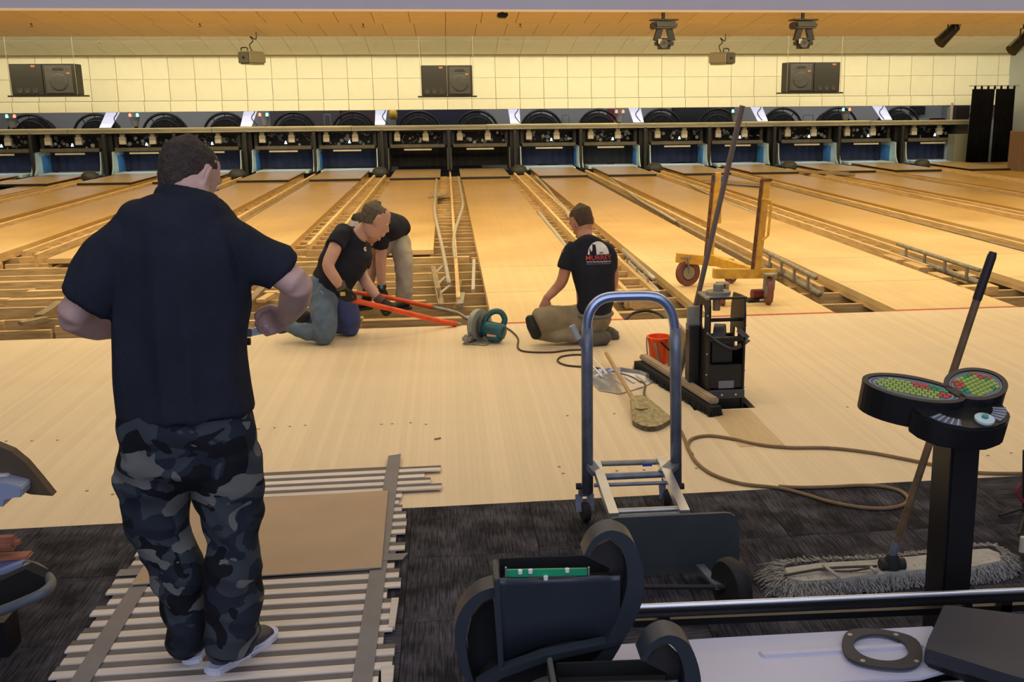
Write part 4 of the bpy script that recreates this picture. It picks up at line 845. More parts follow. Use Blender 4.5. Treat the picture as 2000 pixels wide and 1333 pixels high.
M_hb2 = mat('hair_brown_warm', (.10, .055, .03), .75, vary=.5, scale=60, bump=.8, bscale=160); M_hg = mat('hair_grey_brown', (.15, .115, .075), .75, vary=.5, scale=60, bump=.8, bscale=160)
def camo_mat():
    m = bpy.data.materials.new('camouflage_cloth'); m.use_nodes = True; nt = m.node_tree; N = nt.nodes; L = nt.links; b = N['Principled BSDF']; b.inputs['Roughness'].default_value = .9; b.inputs['Specular IOR Level'].default_value = .2
    tc = N.new('ShaderNodeTexCoord')
    def lay(scale, off, thr, c0, c1, st=(1, 1, 1.25)):
        mp = N.new('ShaderNodeMapping'); mp.inputs['Location'].default_value = off; mp.inputs['Scale'].default_value = st; L.new(tc.outputs['Object'], mp.inputs[0])
        n = N.new('ShaderNodeTexNoise'); n.inputs['Scale'].default_value = scale; n.inputs['Detail'].default_value = 2.2; n.inputs['Roughness'].default_value = .45; n.inputs['Distortion'].default_value = .7; L.new(mp.outputs[0], n.inputs['Vector'])
        g = N.new('ShaderNodeMath'); g.operation = 'GREATER_THAN'; g.inputs[1].default_value = thr; L.new(n.outputs[0], g.inputs[0])
        x = N.new('ShaderNodeMix'); x.data_type = 'RGBA'; L.new(g.outputs[0], x.inputs[0]); 
        for s_, c in ((6, c0), (7, c1)):
            if isinstance(c, tuple): x.inputs[s_].default_value = (*c, 1)
            else: L.new(c, x.inputs[s_])
        return x.outputs[2]
    a = lay(7, (0, 0, 0), .52, (.018, .023, .034), (.042, .050, .060)); c = lay(8, (3, 7, 1), .57, a, (.008, .009, .012)); e = lay(7.5, (9, 2, 5), .60, c, (.14, .14, .135), (1, 1, 1.6)); L.new(e, b.inputs['Base Color']); return m
M_camo = camo_mat()
def body_root(name, label, loc): return thing(name, label, 'person', loc)

# ======== the standing man
YB = 2.93
def S3(px, py, dy=0): return P(px, py, YB+dy)
r0 = G(430, 1300); man = body_root('person', 'standing man in a black polo shirt and grey camouflage trousers, seen from behind', (r0.x, r0.y+.05, 0)); MI = Matrix.Translation(-V(man.location))
def w(px, p): return px/pxm(p)
def sec(px, py, hw, dep, dy=0): p = S3(px, py, dy)-V(man.location); return (p, (w(hw, p+V(man.location)), dep))
# head: turned right and bowed
hc = S3(368, 350, .075)-V(man.location)
MH = Matrix.Translation(hc) @ Matrix.Rotation(-.55, 4, 'Z') @ Matrix.Rotation(-.52, 4, 'X')
bm = BM(); head(bm, MH, .90)
limb(bm, [sec(366, 420, 54, .06, .0), sec(366, 392, 44, .055, .01), sec(368, 368, 39, .052, .03), (hc+V((.0, .0, -.04)), (.046, .055))], cap=False)
limb(bm, interp([sec(362, 430, 90, .07), sec(358, 520, 110, .09), sec(356, 640, 105, .09), sec(362, 780, 110, .09), sec(366, 850, 95, .085)]))
def arm(bm, pts, rs_): limb(bm, interp([(V(p)-V(man.location), r) for p, r in zip(pts, rs_)], 3), hint=(0, 0, 1))
eL, eR = S3(140, 618, -.03), S3(580, 553, -.01)
arm(bm, [S3(262, 492), S3(195, 545, -.02), eL], [.038, .042, .045]); arm(bm, [eL, S3(190, 634, .07), S3(262, 628, .2)], [.044, .046, .036])
arm(bm, [S3(458, 492), S3(522, 520), eR], [.038, .042, .044]); wR = S3(560, 618, .16); arm(bm, [eR, S3(576, 582, .06), wR], [.044, .045, .030])
wL = S3(262, 628, .2); hand(bm, wL-V(man.location), V((.8, .35, -.05)), V((-.2, .2, 1)), -1, .55, .95)
hand(bm, wR-V(man.location), V((-.45, .62, -.28)), V((.8, -.35, .35)), 1, 1.0, .95)
limb(bm, [sec(312, 870, 40, .06), sec(306, 980, 34, .05, .02), sec(335, 1080, 28, .05, .02), sec(364, 1225, 22, .04, .05)]); limb(bm, [sec(430, 870, 40, .06), sec(450, 980, 34, .05), sec(456, 1080, 28, .05, -.01), sec(454, 1225, 22, .04, -.01)])
remesh('body', bm, M_skin3, man, .0062, 3)
hair(MH, .90, M_hb, man, low=-.085, back=.010, thick=1.03); eyes(MH, .90, man)
# polo shirt
bm = BM()
limb(bm, interp([sec(366, 388, 58, .068, .01), sec(364, 410, 92, .085, .0), sec(358, 440, 120, .110), sec(355, 500, 134, .125), sec(354, 580, 126, .128), sec(354, 660, 124, .130), sec(360, 740, 125, .135), sec(366, 803, 125, .142)], 4), n=36, cap=False)
def slv(pts, rs_): limb(bm, interp([(V(p)-V(man.location), r) for p, r in zip(pts, rs_)], 4), hint=(0, 0, 1), n=26, cap=False)
slv([S3(300, 450), S3(249, 482), S3(210, 530, -.01), S3(168, 588, -.02)], [(.070, .070), (.080, .080), (.078, .084), (.070, .080)])
slv([S3(424, 450), S3(470, 478), S3(512, 507, .0), S3(555, 537, .0)], [(.078, .070), (.074, .076), (.064, .072), (.056, .066)])
def fshirt(co, n_):
    q = V((co.x*9+.25*co.z, co.y*9, co.z*1.7)); a = noise.noise(q+V((3, 0, 0))); b = noise.noise(V((co.x*16, co.y*10, co.z*6))); 
    return .019*(1-2*abs(a))-.009+.006*b
remesh('polo_shirt', bm, M_navy, man, .0075, 5, fshirt)
bm = BM(); tube(bm, interp([sec(366, 398, 68, .078, .01), sec(366, 384, 64, .074, .015), sec(368, 368, 55, .068, .02)], 3) and [p for p, r in interp([sec(366, 400, 70, .080, .01), sec(366, 384, 63, .074, .015), sec(368, 370, 53, .068, .02)], 3)], [r for p, r in interp([sec(366, 400, 70, .080, .01), sec(366, 384, 63, .074, .015), sec(368, 370, 53, .068, .02)], 3)], 28, up=(0, 1, 0)); remesh('collar', bm, M_navy, man, .006, 2)
# trousers
bm = BM()
limb(bm, interp([sec(366, 790, 122, .125), sec(366, 850, 133, .138), sec(370, 905, 130, .132)], 4), n=32)
limb(bm, interp([sec(303, 880, 70, .115), sec(302, 950, 66, .105, .02), sec(305, 1010, 59, .098, .02), sec(324, 1060, 48, .09, .02), sec(346, 1110, 51, .085, .02), sec(357, 1160, 44, .08, .03), sec(365, 1210, 38, .078, .04), sec(364, 1252, 36, .078, .07)], 4), n=26, cap=False)
limb(bm, interp([sec(436, 880, 66, .115), sec(446, 950, 66, .105), sec(452, 1010, 56, .098), sec(460, 1060, 47, .092, -.01), sec(456, 1110, 51, .09, -.02), sec(456, 1160, 53, .088, -.02), sec(456, 1210, 50, .086, -.02), sec(450, 1256, 48, .088, -.01)], 4), n=26, cap=False)
p = sec(503, 960, 1, 1)[0]; limb(bm, [(p+V((-.01, 0, .06)), (.018, .07)), (p+V((-.012, 0, -.07)), (.022, .075))]); p = sec(243, 955, 1, 1)[0]; limb(bm, [(p+V((0, 0, .05)), (.018, .06)), (p+V((.01, 0, -.06)), (.022, .065))])
def ftr(co, n_):
    a = noise.noise(V((co.x*7, co.y*7, co.z*9+4*co.x))); b = noise.noise(V((co.x*16, co.y*14, co.z*17)))
    return .011*(1-2*abs(a))-.004+.004*b
remesh('camouflage_trousers', bm, M_camo, man, .0075, 4, ftr)
M_shoe = mat('shoe_grey', (.06, .06, .075), .6, vary=.5, scale=30); M_sole = mat('shoe_sole', (.62, .64, .78), .5)
h1, h2 = G(372, 1306, .012)-V(man.location), G(412, 1320, .012)-V(man.location); t2_ = G(512, 1252, .012)-V(man.location)
shoe(man, h1+V((0, .02, 0)), h1+V((-.02, .3, 0)), M_shoe, M_sole, .28, .095); shoe(man, h2, t2_, M_shoe, M_sole, .285, .1)
# the shiny tool in his hand
a, b = S3(538, 638, .22), S3(488, 649, .20); t = thing('pliers', 'shiny silver plier tool held in the standing man\'s right hand', 'tool', tuple(b))
for s_ in (-1, 1): k = BM(); beam(k, a-b+V((0, 0, .008*s_)), V((.005, 0, .005*s_)), .012, .012); obj('handle', k, M_alu, t)
k = BM(); beam(k, (-.025, 0, 0), (.005, 0, 0), .014, .026); obj('jaw', k, M_alu, t)
k = BM(); c_ = S3(487, 673, .24)-b; cyl(k, c_+V((-.012, 0, .01)), c_+V((.004, 0, .01)), .012, 12); t3 = obj('tape_clip', k, M_rub, man); t3.location = b-V(man.location)

# ======== kneeling man with the printed back
YK = 7.12
def K(px, py, dy=0): return P(px, py, YK+dy)
M_khaki = mat('khaki_cloth', (.29, .23, .135), .85, vary=.2, scale=12, bump=.2, bscale=60); M_boot = mat('boot_brown', (.13, .105, .065), .8, vary=.35, scale=25)
kn = body_root('person', 'kneeling man seen from behind with a moon print on his black shirt', tuple(G(1120, 665))); KL = V(kn.location)
def ks(px, py, hw, dep, dy=0): p = K(px, py, dy); return (p-KL, (w(hw, p), dep))
hc = K(1136, 434, .10)-KL; MH = Matrix.Translation(hc) @ Matrix.Rotation(.55, 4, 'Z') @ Matrix.Rotation(-.55, 4, 'X')
bm = BM(); head(bm, MH, .95); limb(bm, [ks(1146, 478, 16, .055), ks(1143, 462, 15, .055, .03), (hc+V((.015, -.02, -.05)), (.052, .055))], cap=False)
limb(bm, interp([ks(1148, 480, 28, .07), ks(1152, 530, 30, .08), ks(1155, 600, 28, .08)]))
limb(bm, interp([ks(1108, 490, 12, .048), ks(1106, 515, 12, .048, .0), ks(1098, 548, 11, .045, .0), ks(1084, 566, 9.5, .036, .02), ks(1068, 582, 7.5, .027, .0)], 3), hint=(0, 1, 0))
hand(bm, ks(1067, 584, 1, 1, .0)[0], V((-.30, -.12, -1)), V((-.1, -1, .1)), 1, .18, .95)
limb(bm, interp([ks(1192, 490, 12, .048), ks(1197, 525, 11, .045, .02), ks(1197, 555, 10, .04, .10), ks(1185, 580, 8, .033, .2)], 3), hint=(0, 1, 0)); hand(bm, ks(1185, 583, 1, 1, .2)[0], V((-.2, .4, -1)), V((.8, -.5, 0)), -1, .4, .95)
remesh('body', bm, M_skin2, kn, .0075, 2); hair(MH, .95, M_hb2, kn, low=-.045, back=.012, seed=5, thick=1.06); eyes(MH, .95, kn)
bm = BM(); limb(bm, interp([ks(1146, 466, 17, .075, .02), ks(1148, 476, 33, .095), ks(1151, 490, 45, .115), ks(1158, 520, 44, .125), ks(1162, 555, 39, .125), ks(1162, 585, 36, .125), ks(1158, 612, 34, .13), ], 4), n=32, cap=False)
limb(bm, interp([ks(1125, 483, 16, .07), ks(1112, 497, 16, .07), ks(1104, 524, 16, .066)], 3), n=22, cap=False); limb(bm, interp([ks(1180, 485, 16, .07), ks(1190, 500, 15, .066), ks(1195, 526, 12, .06, .02)], 3), n=22, cap=False)
shirt = remesh('t_shirt', bm, M_tee, kn, .010, 4, folds(.008, 6, 6, 5, 2))
bm = BM(); limb(bm, interp([ks(1165, 606, 33, .12), ks(1150, 628, 36, .13, .02), ks(1120, 628, 30, .10, .0), ks(1080, 622, 26, .085, -.06), ks(1050, 625, 22, .08, -.10)], 4), n=24, hint=(0, 1, 0))
limb(bm, interp([ks(1165, 612, 30, .10, .2), ks(1120, 620, 26, .09, .28), ks(1070, 622, 22, .08, .3)], 4), n=20, hint=(0, 1, 0))
limb(bm, interp([ks(1046, 646, 16, .06, -.06), ks(1090, 655, 13, .055, -.08), ks(1125, 656, 13, .055, -.10)], 4), n=20, hint=(0, 1, 0)); limb(bm, interp([ks(1070, 645, 16, .06, .3), ks(1120, 648, 13, .055, .25), ks(1160, 645, 12, .05, .2)], 4), n=20, hint=(0, 1, 0))
remesh('khaki_trousers', bm, M_khaki, kn, .010, 3, folds(.010, 8, 8, 8, 5))
bm = BM(); limb(bm, [ks(1034, 620, 9, .06, -.1), ks(1040, 636, 12, .065, -.12), ks(1048, 655, 11, .06, -.10)]); remesh('knee_pad', bm, M_rub, kn, .009, 2)
bm = BM(); limb(bm, [ks(1060, 630, 9, .06, .3), ks(1066, 650, 11, .06, .3)]); remesh('knee_pad', bm, M_rub, kn, .009, 2)
for (a, b, c_) in (((1138, 655), (1165, 662), (1184, 660)), ((1165, 640), (1188, 650), (1200, 658))):
    dy = -.12 if a[0] == 1138 else .08; bm = BM(); limb(bm, interp([ks(a[0], a[1], 13, .05, dy), ks(b[0], b[1], 13, .055, dy), ks(c_[0], c_[1], 13, .05, dy)], 3)); bt = remesh('boot', bm, M_boot, kn, .008, 2, folds(.003, 20, 20, 20))
    bm = BM(); limb(bm, [ks(c_[0]+3, c_[1]-3, 12, .045, dy-.035), ks(c_[0]-30, c_[1]+9, 9, .02, dy-.05)]); remesh('boot_sole', bm, mat('boot_sole', (.10, .09, .07), .8), bt, .007, 2)
bm = BM(); q_ = [ks(1160+35*math.cos(a), 612+8*math.sin(a), 1, 1, -.13*math.sin(a))[0] for a in [math.pi*2*i/20 for i in range(20)]]; tube(bm, q_, (.016), 8, closed=True); obj('belt', bm, mat('belt_grey', (.14, .13, .11), .6), kn, 'all')
# shirt print, laid on the cloth
def bvh(o): bm_ = BM(); bm_.from_mesh(o.data); t_ = BVHTree.FromBMesh(bm_); bm_.free(); return t_
def decal(name, shirt_o, root, polys, origin, ux, uy, nrm, m, off=.0025):
    T = bvh(shirt_o); k = BM(); O = V(origin); nrm = V(nrm).normalized()
    for vs, fs in polys:
        new = []
        for x, y in vs:
            p = O+V(ux)*x+V(uy)*y; h = T.ray_cast(p+nrm*.4, -nrm)[0]; new.append(k.verts.new((h if h else p)+nrm*off))
        for f in fs:
            try: k.faces.new([new[i] for i in f])
            except ValueError: pass
    return obj(name, k, m, root)
def gridpoly(fn, x0, x1, y0, y1, nx, ny):
    vs = [(x0+(x1-x0)*i/nx, y0+(y1-y0)*j/ny) for j in range(ny+1) for i in range(nx+1)]; fs = []
    for j in range(ny):
        for i in range(nx):
            if fn(x0+(x1-x0)*(i+.5)/nx, y0+(y1-y0)*(j+.5)/ny): a = j*(nx+1)+i; fs.append((a, a+1, a+nx+2, a+nx+1))
    used = sorted({q for f in fs for q in f}); mp = {q: i for i, q in enumerate(used)}
    return [vs[q] for q in used], [tuple(mp[q] for q in f) for f in fs]
def textpoly(s, size, width=None, bold=0):
    c = bpy.data.curves.new('t', 'FONT'); c.body = s; c.size = size; c.align_x = 'CENTER'; c.offset = bold; c.resolution_u = 3
    o = bpy.data.objects.new('t', c); COL.objects.link(o); dg = bpy.context.evaluated_depsgraph_get(); me = bpy.data.meshes.new_from_object(o.evaluated_get(dg)); bpy.data.objects.remove(o)
    vs = [(v.co.x, v.co.y) for v in me.vertices]; fs = [tuple(p.vertices) for p in me.polygons]
    x0 = min(v[0] for v in vs); x1 = max(v[0] for v in vs); k_ = width/(x1-x0) if width else 1
    return [((x-(x0+x1)/2)*k_, y) for x, y in vs], fs
M_pw = mat('print_white', (.70, .70, .66), .7); M_pr = mat('print_red', (.52, .05, .06), .7); M_pg = mat('print_grey', (.30, .30, .30), .7)
O = K(1170, 497, -.12)-KL; PX = 1/pxm(K(1170, 497)); ux = V((PX, 0, 0)); uy = V((0, 0, PX)); nr = V((0.06, -1, .1))
def moon(x, y):
    if (x/21.5)**2+(y/25)**2 > 1 or y < 0: return False
    if -18 < x < -5 and y < 9+3*math.sin(x): return False            # wall
    if -12 < x < -4.5 and y < 16+(2 if int(x) % 3 == 0 else 0): return False   # tower
    if -9.5 < x < -5 and y < 19: return False
    if 1 < x < 9 and y < 4+1.6*math.sin(x*1.7) and y > 1.5: return False
    if (x+10)**2+(y-18)**2 < 4: return False
    return True
decal('shirt_print_moon', shirt, kn, [gridpoly(moon, -22, 22, 0, 26, 88, 52)], O, ux, uy, nr, M_pw)
decal('shirt_print_name', shirt, kn, [textpoly('MURREY', 12.5, 52, .12)], O+uy*(-10.2)+ux*.5, ux, uy, nr, M_pr, .003)
decal('shirt_print_line', shirt, kn, [textpoly('World Class Bowling Equipment', 4.2, 50, .06)], O+uy*(-15)+ux*.5, ux, uy, nr, M_pw, .003)
decal('shirt_print_line', shirt, kn, [textpoly('Manufacturer of Bowling Equipment', 3, 48, .03)], O+uy*(-18.6)+ux*.5, ux, uy, nr, M_pg, .003)

# ======== kneeling man in jeans with the orange bar
YJ = 7.55
def J(px, py, dy=0): return P(px, py, YJ+dy)
M_jean = mat('jeans_blue', (.115, .165, .225), .85, vary=.3, scale=14, bump=.2, bscale=60); M_jean_shade = mat('jeans_shaded', (.05, .07, .20), .85, vary=.2, scale=14)  # second one is the same jeans in shade, painted bluer
M_glove = mat('work_glove', (.02, .018, .016), .8, vary=.6, scale=30)
kj = body_root('person', 'kneeling grey-haired man in jeans and black shirt, levering with the front orange bar', tuple(G(650, 660))); JL = V(kj.location)
def js(px, py, hw, dep, dy=0): p = J(px, py, dy); return (p-JL, (w(hw, p), dep))
hc = J(733, 430, -.02)-JL; MH = Matrix.Translation(hc) @ Matrix.Rotation(-1.25, 4, 'Z') @ Matrix.Rotation(-.50, 4, 'X')
bm = BM(); head(bm, MH, 1.0); limb(bm, [js(700, 462, 17, .06), js(712, 450, 17, .06), (hc+V((-.03, 0, -.03)), (.055, .06))], cap=False, hint=(0, 1, 0))
limb(bm, interp([js(690, 475, 20, .06, .03), js(665, 515, 22, .07), js(645, 565, 22, .07)]))
wN = js(666, 560, 1, 1, -.28)[0]; limb(bm, interp([js(662, 462, 14, .05, -.1), js(652, 490, 13, .05, -.22), js(641, 518, 12, .047, -.28), js(652, 540, 11, .043, -.30), (wN, .032)], 3), hint=(0, 1, 0))
wF = js(742, 586, 1, 1, -.05)[0]; limb(bm, interp([js(705, 490, 13, .05, .12), js(705, 528, 12, .048, .10), js(716, 553, 11.5, .045, .02), (wF, .031)], 3), hint=(0, 1, 0))
remesh('body', bm, M_skin, kj, .0075, 2)
bm = BM(); hand(bm, wN, V((.35, .05, -1)), V((-.6, -.9, 0)), 1, .75, 1.1); remesh('glove', bm, M_glove, kj, .0055, 2); bm = BM(); hand(bm, wF, V((.75, -.1, -.6)), V((.3, -.7, .6)), -1, .95, 1.1); remesh('glove', bm, M_glove, kj, .0055, 2)
for p_, d_ in ((wN, V((.3, 0, -1))), (wF, V((.7, -.1, -.7)))): bm = BM(); cyl(bm, p_-d_.normalized()*.035, p_+d_.normalized()*.02, .037, 16); obj('glove_cuff', bm, mat('cuff_brown', (.10, .06, .04), .8), kj, True)
k = BM(); p_ = wN+V((.01, -.045, -.04)); box(k, p_.x-.012, p_.x+.022, p_.y-.012, p_.y-.006, p_.z-.015, p_.z+.012); obj('glove_label', k, mat('label_yellow', (.55, .40, .06), .6), kj)
hair(MH, 1.0, M_hg, kj, low=-.05, back=.015, seed=9, thick=1.05); eyes(MH, 1.0, kj)
bm = BM(); limb(bm, interp([js(704, 458, 17, .075, .0), js(693, 468, 33, .12, .02), js(684, 485, 46, .16, .03), js(668, 515, 45, .155), js(655, 540, 40, .145), js(640, 562, 36, .14, -.01)], 4), n=32, cap=False, hint=(0, 1, 0))
limb(bm, interp([js(672, 452, 17, .075, -.04), js(660, 466, 19, .08, -.14), js(653, 480, 19, .075, -.19)], 3), n=22, cap=False); limb(bm, interp([js(705, 480, 18, .07, .1), js(711, 503, 16, .065, .12), js(708, 521, 14, .06, .11)], 3), n=22, cap=False)
sj = remesh('t_shirt', bm, M_tee, kj, .010, 4, folds(.010, 6, 6, 6, 8))
bm = BM(); limb(bm, interp([js(633, 552, 33, .13), js(630, 575, 31, .14, -.04), js(633, 612, 25, .105, -.18), js(634, 645, 22, .095, -.24), js(630, 655, 20, .08, -.22)], 4), n=24)
limb(bm, interp([js(636, 655, 17, .075, -.22), js(600, 648, 16, .065, -.20), js(572, 640, 13, .055, -.16), js(560, 636, 13, .05, -.14)], 4), n=20, hint=(0, 1, 0)); remesh('jeans_leg', bm, M_jean, kj, .009, 3, folds(.009, 9, 9, 9, 3))
bm = BM(); limb(bm, interp([js(655, 565, 28, .12, .05), js(672, 595, 26, .11, .02), js(683, 630, 21, .09, .02), js(678, 640, 20, .08, .03)], 4), n=24); limb(bm, interp([js(680, 640, 15, .07, .03), js(640, 632, 14, .06, .1), js(605, 622, 13, .055, .14)], 4), n=20, hint=(0, 1, 0)); remesh('jeans_leg', bm, M_jean_shade, kj, .009, 3, folds(.008, 9, 9, 9, 6))
for (a, b, dy) in (((562, 634), (545, 646), -.14), ((596, 618), (580, 632), .12)): bm = BM(); limb(bm, [js(a[0]+6, a[1], 14, .05, dy), js(a[0]-8, a[1]+4, 13, .05, dy), js(b[0], b[1], 8, .045, dy)]); remesh('shoe', bm, M_rub, kj, .008, 2)
bm = BM(); tube(bm, smoothpts([js(624, 567, 1, 1, -.17)[0], js(630, 572, 1, 1, -.19)[0], js(631, 580, 1, 1, -.19)[0]], 3), .005, 6); obj('keys', bm, M_alu, kj)
O = J(700, 449, -.0)-JL
decal('chest_logo', sj, kj, [gridpoly(lambda x, y: x*x/12+y*y/20 < 1 and not (x > 0 and abs(y) < 1.2), -4, 4, -5, 5, 16, 20)], J(717, 487, -.1)-JL, V((1/pxm(J(717, 487)), 0, 0)), V((0, 0, 1/pxm(J(717, 487)))), V((.25, -1, .1)), M_pw, .003)
decal('shirt_print_moon', sj, kj, [gridpoly(lambda x, y: (x/13)**2+(y/14)**2 < 1 and not (abs(x-3) < 2 and y < 2), -13, 13, -14, 14, 30, 30)], J(689, 435, .1)-JL, V((1/pxm(J(690, 440)), 0, 0)), V((0, 1/pxm(J(690, 440)), 0)), V((-.15, -.25, 1)), M_pw, .004)
M_orbar = mat('orange_bar_paint', (.85, .09, .012), .45, vary=.25, scale=14)
def pry(name, label, pts, r, tip):
    k = BM(); t = thing(name, label, 'pry bar', (0, 0, 0), group='orange pry bars'); tube(k, pts, r, 12); obj('shaft', k, M_orbar, t, 'all'); k = BM(); tube(k, smoothpts(tip, 4), r*.8, 10); obj('claw', k, M_galv, t, 'all'); return t
hp = wF+JL+V((.05, -.03, -.055)); pry('pry_bar', 'thick front orange pry bar gripped by the man in jeans', [P(688, 586, 7.32), hp, P(858, 627, 7.72), P(892, 633, 7.75)], .020, [P(858, 627, 7.72), P(880, 632, 7.76), P(900, 634, 7.8)])

# ======== the man bending over behind
YM = 8.45
def B3(px, py, dy=0): return P(px, py, YM+dy)
kb = body_root('person', 'man in grey-khaki trousers bending over behind the kneeling man in jeans', tuple(G(760, 598, -.08))); BL = V(kb.location)
def bs(px, py, hw, dep, dy=0): p = B3(px, py, dy); return (p-BL, (w(hw, p), dep))
M_gkh = mat('grey_khaki', (.44, .40, .32), .85, vary=.2, scale=12)
hc = B3(712, 447, -.28)-BL; MH = Matrix.Translation(hc) @ Matrix.Rotation(1.9, 4, 'Z') @ Matrix.Rotation(-1.0, 4, 'X')
bm = BM(); head(bm, MH, .98); limb(bm, [(hc+V((.02, 0, .0)), (.05, .05)), bs(732, 448, 12, .05, -.15), bs(745, 446, 22, .1, -.08)], cap=False)
limb(bm, interp([bs(740, 448, 22, .1, -.06), bs(762, 445, 22, .1, .1)])); wB = bs(746, 563, 1, 1, -.16)[0]
limb(bm, interp([bs(745, 465, 12, .05, -.16), bs(744, 500, 11, .046, -.16), bs(744, 530, 9.5, .04, -.16), (wB, .03)], 3)); wC = bs(716, 560, 1, 1, -.12)[0]; limb(bm, interp([bs(730, 462, 12, .05, -.1), bs(722, 505, 11, .045, -.1), (wC, .03)], 3))
remesh('body', bm, M_skin, kb, .0085, 2); hair(MH, .98, M_hb, kb, seed=12)
bm = BM(); hand(bm, wB, V((-.1, -.1, -1)), V((.4, -1, 0)), 1, .7, 1.05); remesh('glove', bm, M_glove, kb, .006, 2); bm = BM(); hand(bm, wC, V((0, -.1, -1)), V((.4, -1, 0)), 1, .7, 1.05); remesh('glove', bm, M_glove, kb, .006, 2)
k = BM(); cyl(k, wB+V((0, 0, .0)), wB+V((0, 0, .03)), .036, 14); o = obj('wrist_watch', k, M_rub, kb, True); k = BM(); cyl(k, wB+V((.0, -.034, .018)), wB+V((.0, -.042, .018)), .014, 12); obj('watch_face', k, mat('watch_blue', (.05, .35, .5), .4), o)
bm = BM(); limb(bm, interp([bs(728, 450, 22, .11, -.17), bs(745, 446, 30, .16, -.08), bs(762, 443, 28, .17, .06), bs(775, 452, 22, .15, .12)], 4), n=28, cap=False, hint=(0, 1, 0)); limb(bm, interp([bs(748, 452, 17, .07, -.13), bs(745, 470, 16, .066, -.16), bs(744, 485, 14, .06, -.16)], 3), n=20, cap=False)
limb(bm, interp([bs(732, 452, 17, .07, -.1), bs(727, 480, 14, .06, -.1)], 3), n=20, cap=False); remesh('t_shirt', bm, M_tee, kb, .011, 3, folds(.008, 6, 6, 6, 1))
bm = BM(); limb(bm, interp([bs(772, 452, 18, .14, .12), bs(780, 474, 21, .12, .06), bs(787, 505, 18.5, .095, .0), bs(790, 540, 16.5, .08, .0), bs(789, 585, 16, .075, .02)], 4), n=24, cap=False)
limb(bm, interp([bs(765, 455, 18, .12, .05), bs(735, 500, 19, .1, -.02), bs(715, 545, 16, .08, .0), bs(714, 588, 15, .075, .02)], 4), n=24, cap=False); remesh('khaki_trousers', bm, M_gkh, kb, .010, 3, folds(.009, 8, 8, 7, 4))
zf = -.085
for px in (792, 716): p = G(px, 603, zf)-BL; shoe(kb, p+V((.05, -.02, 0)), p+V((-.18, -.1, 0)), M_rub, mat('sole_dark', (.03, .03, .03), .7), .27, .1)
h2_ = wB+BL+V((-.01, -.05, -.07)); pry('pry_bar', 'rear orange pry bar with a dark hooked tip held by the bending man', [P(692, 571, 8.1), P(745, 578, 8.12), P(800, 590, 8.1), P(845, 600, 8.1)], .018, [P(845, 600, 8.1), P(890, 610, 8.08), P(910, 621, 8.05), P(925, 626, 8.0), P(940, 622, 7.95)])
# ---------------------------------------------------------------- foreground
def slab(name, pts, Y0, Y1, m, parent, smooth=False, bev=0):        # outline measured at distance Y0, pushed back to Y1
    k = BM(); q = [P(x, y, Y0) for x, y in pts]; a = [k.verts.new(p) for p in q]; b = [k.verts.new((p.x, Y1, p.z)) for p in q]; n = len(q)
    k.faces.new(a); k.faces.new(b[::-1])
    for i in range(n): k.faces.new((a[i], b[i], b[(i+1) % n], a[(i+1) % n]))
    if bev: bmesh.ops.bevel(k, geom=k.edges[:], offset=bev, segments=2, affect='EDGES', clamp_overlap=True)
    return obj(name, k, m, parent, smooth)
def flat(name, pts, z, th, m, parent, bev=0):
    k = BM(); prism(k, [tuple(G(x, y, z).xy) for x, y in pts], z-th, z)
    if bev: bmesh.ops.bevel(k, geom=k.edges[:], offset=bev, segments=2, affect='EDGES', clamp_overlap=True)
    return obj(name, k, m, parent)
# slatted bundle of lane strips and cardboard sheet
M_slat = mat('slat_maple', (.70, .62, .54), .6, vary=.15, scale=6, stretch=(1, 10, 1), rnd=.16)
M_slat2 = mat('slat_tan', (.42, .33, .23), .6, vary=.2, scale=6, stretch=(1, 10, 1), rnd=.1)
M_back = mat('grey_backing', (.15, .13, .12), .8, vary=.15, scale=9); M_tape = mat('grey_tape', (.19, .175, .175), .6, vary=.12, scale=9)
t = thing('slat_bundle', 'bundle of pale wooden slats held by grey tape under the standing man\'s feet', 'slat bundle', (0, 0, 0)); rq = random.Random(5)
x0, x1 = -1.235, -.245
box(k := BM(), x0+.03, x1-.03, 2.45, 4.66, .0, .008); obj('backing', k, M_back, t)
y = 2.48; n_ = 0
while y < 4.64:
    a = x0+rq.uniform(-.015, .02); b = x1+rq.uniform(-.02, .03)
    if y > 4.3: b += .12+rq.uniform(-.04, .05)
    k = bbox(a-(x0+x1)/2, b-(x0+x1)/2, -.019, .019, -.004, .004, .0012, 1); o = obj('slat', k, M_slat if rq.random() < .8 else M_slat2, t); o.location = ((x0+x1)/2, y, .0125+rq.uniform(0, .0012)); o.rotation_euler = (0, 0, rq.uniform(-.004, .004)); y += .0775
    k = bbox(a-(x0+x1)/2, b-(x0+x1)/2, -.0165, .0165, -.004, .004, .0012, 1); o = obj('slat', k, M_back, t); o.location = ((x0+x1)/2, y-.0387, .010); o.rotation_euler = (0, 0, rq.uniform(-.003, .003))
for xa, xb, dx in ((-1.165, -1.105, -.02), (-.335, -.275, .0)):
    k = BM(); prism(k, [(xa, 2.45), (xb, 2.45), (xb+dx*.5, 4.80), (xa+dx*.5, 4.78)] if xa > -.5 else [(xa, 2.45), (xb, 2.45), (xb-.01, 3.62), (xa-.01, 3.62)], .0185, .0205); obj('tape', k, M_tape, t)
k = BM(); prism(k, [(-1.25, 3.60), (-.22, 3.60), (-.20, 3.655), (-1.25, 3.655)], .0207, .0222); obj('tape', k, M_tape, t)
k = BM(); prism(k, [(x1+.0, 2.72), (x1+.03, 2.72), (x1+.03, 2.86), (x1-.01, 2.86)], .006, .02); obj('end_block', k, M_slat, t); k = BM(); prism(k, [(x1, 3.1), (x1+.02, 3.1), (x1+.025, 3.3), (x1, 3.3)], .006, .02); obj('end_block', k, M_slat, t)
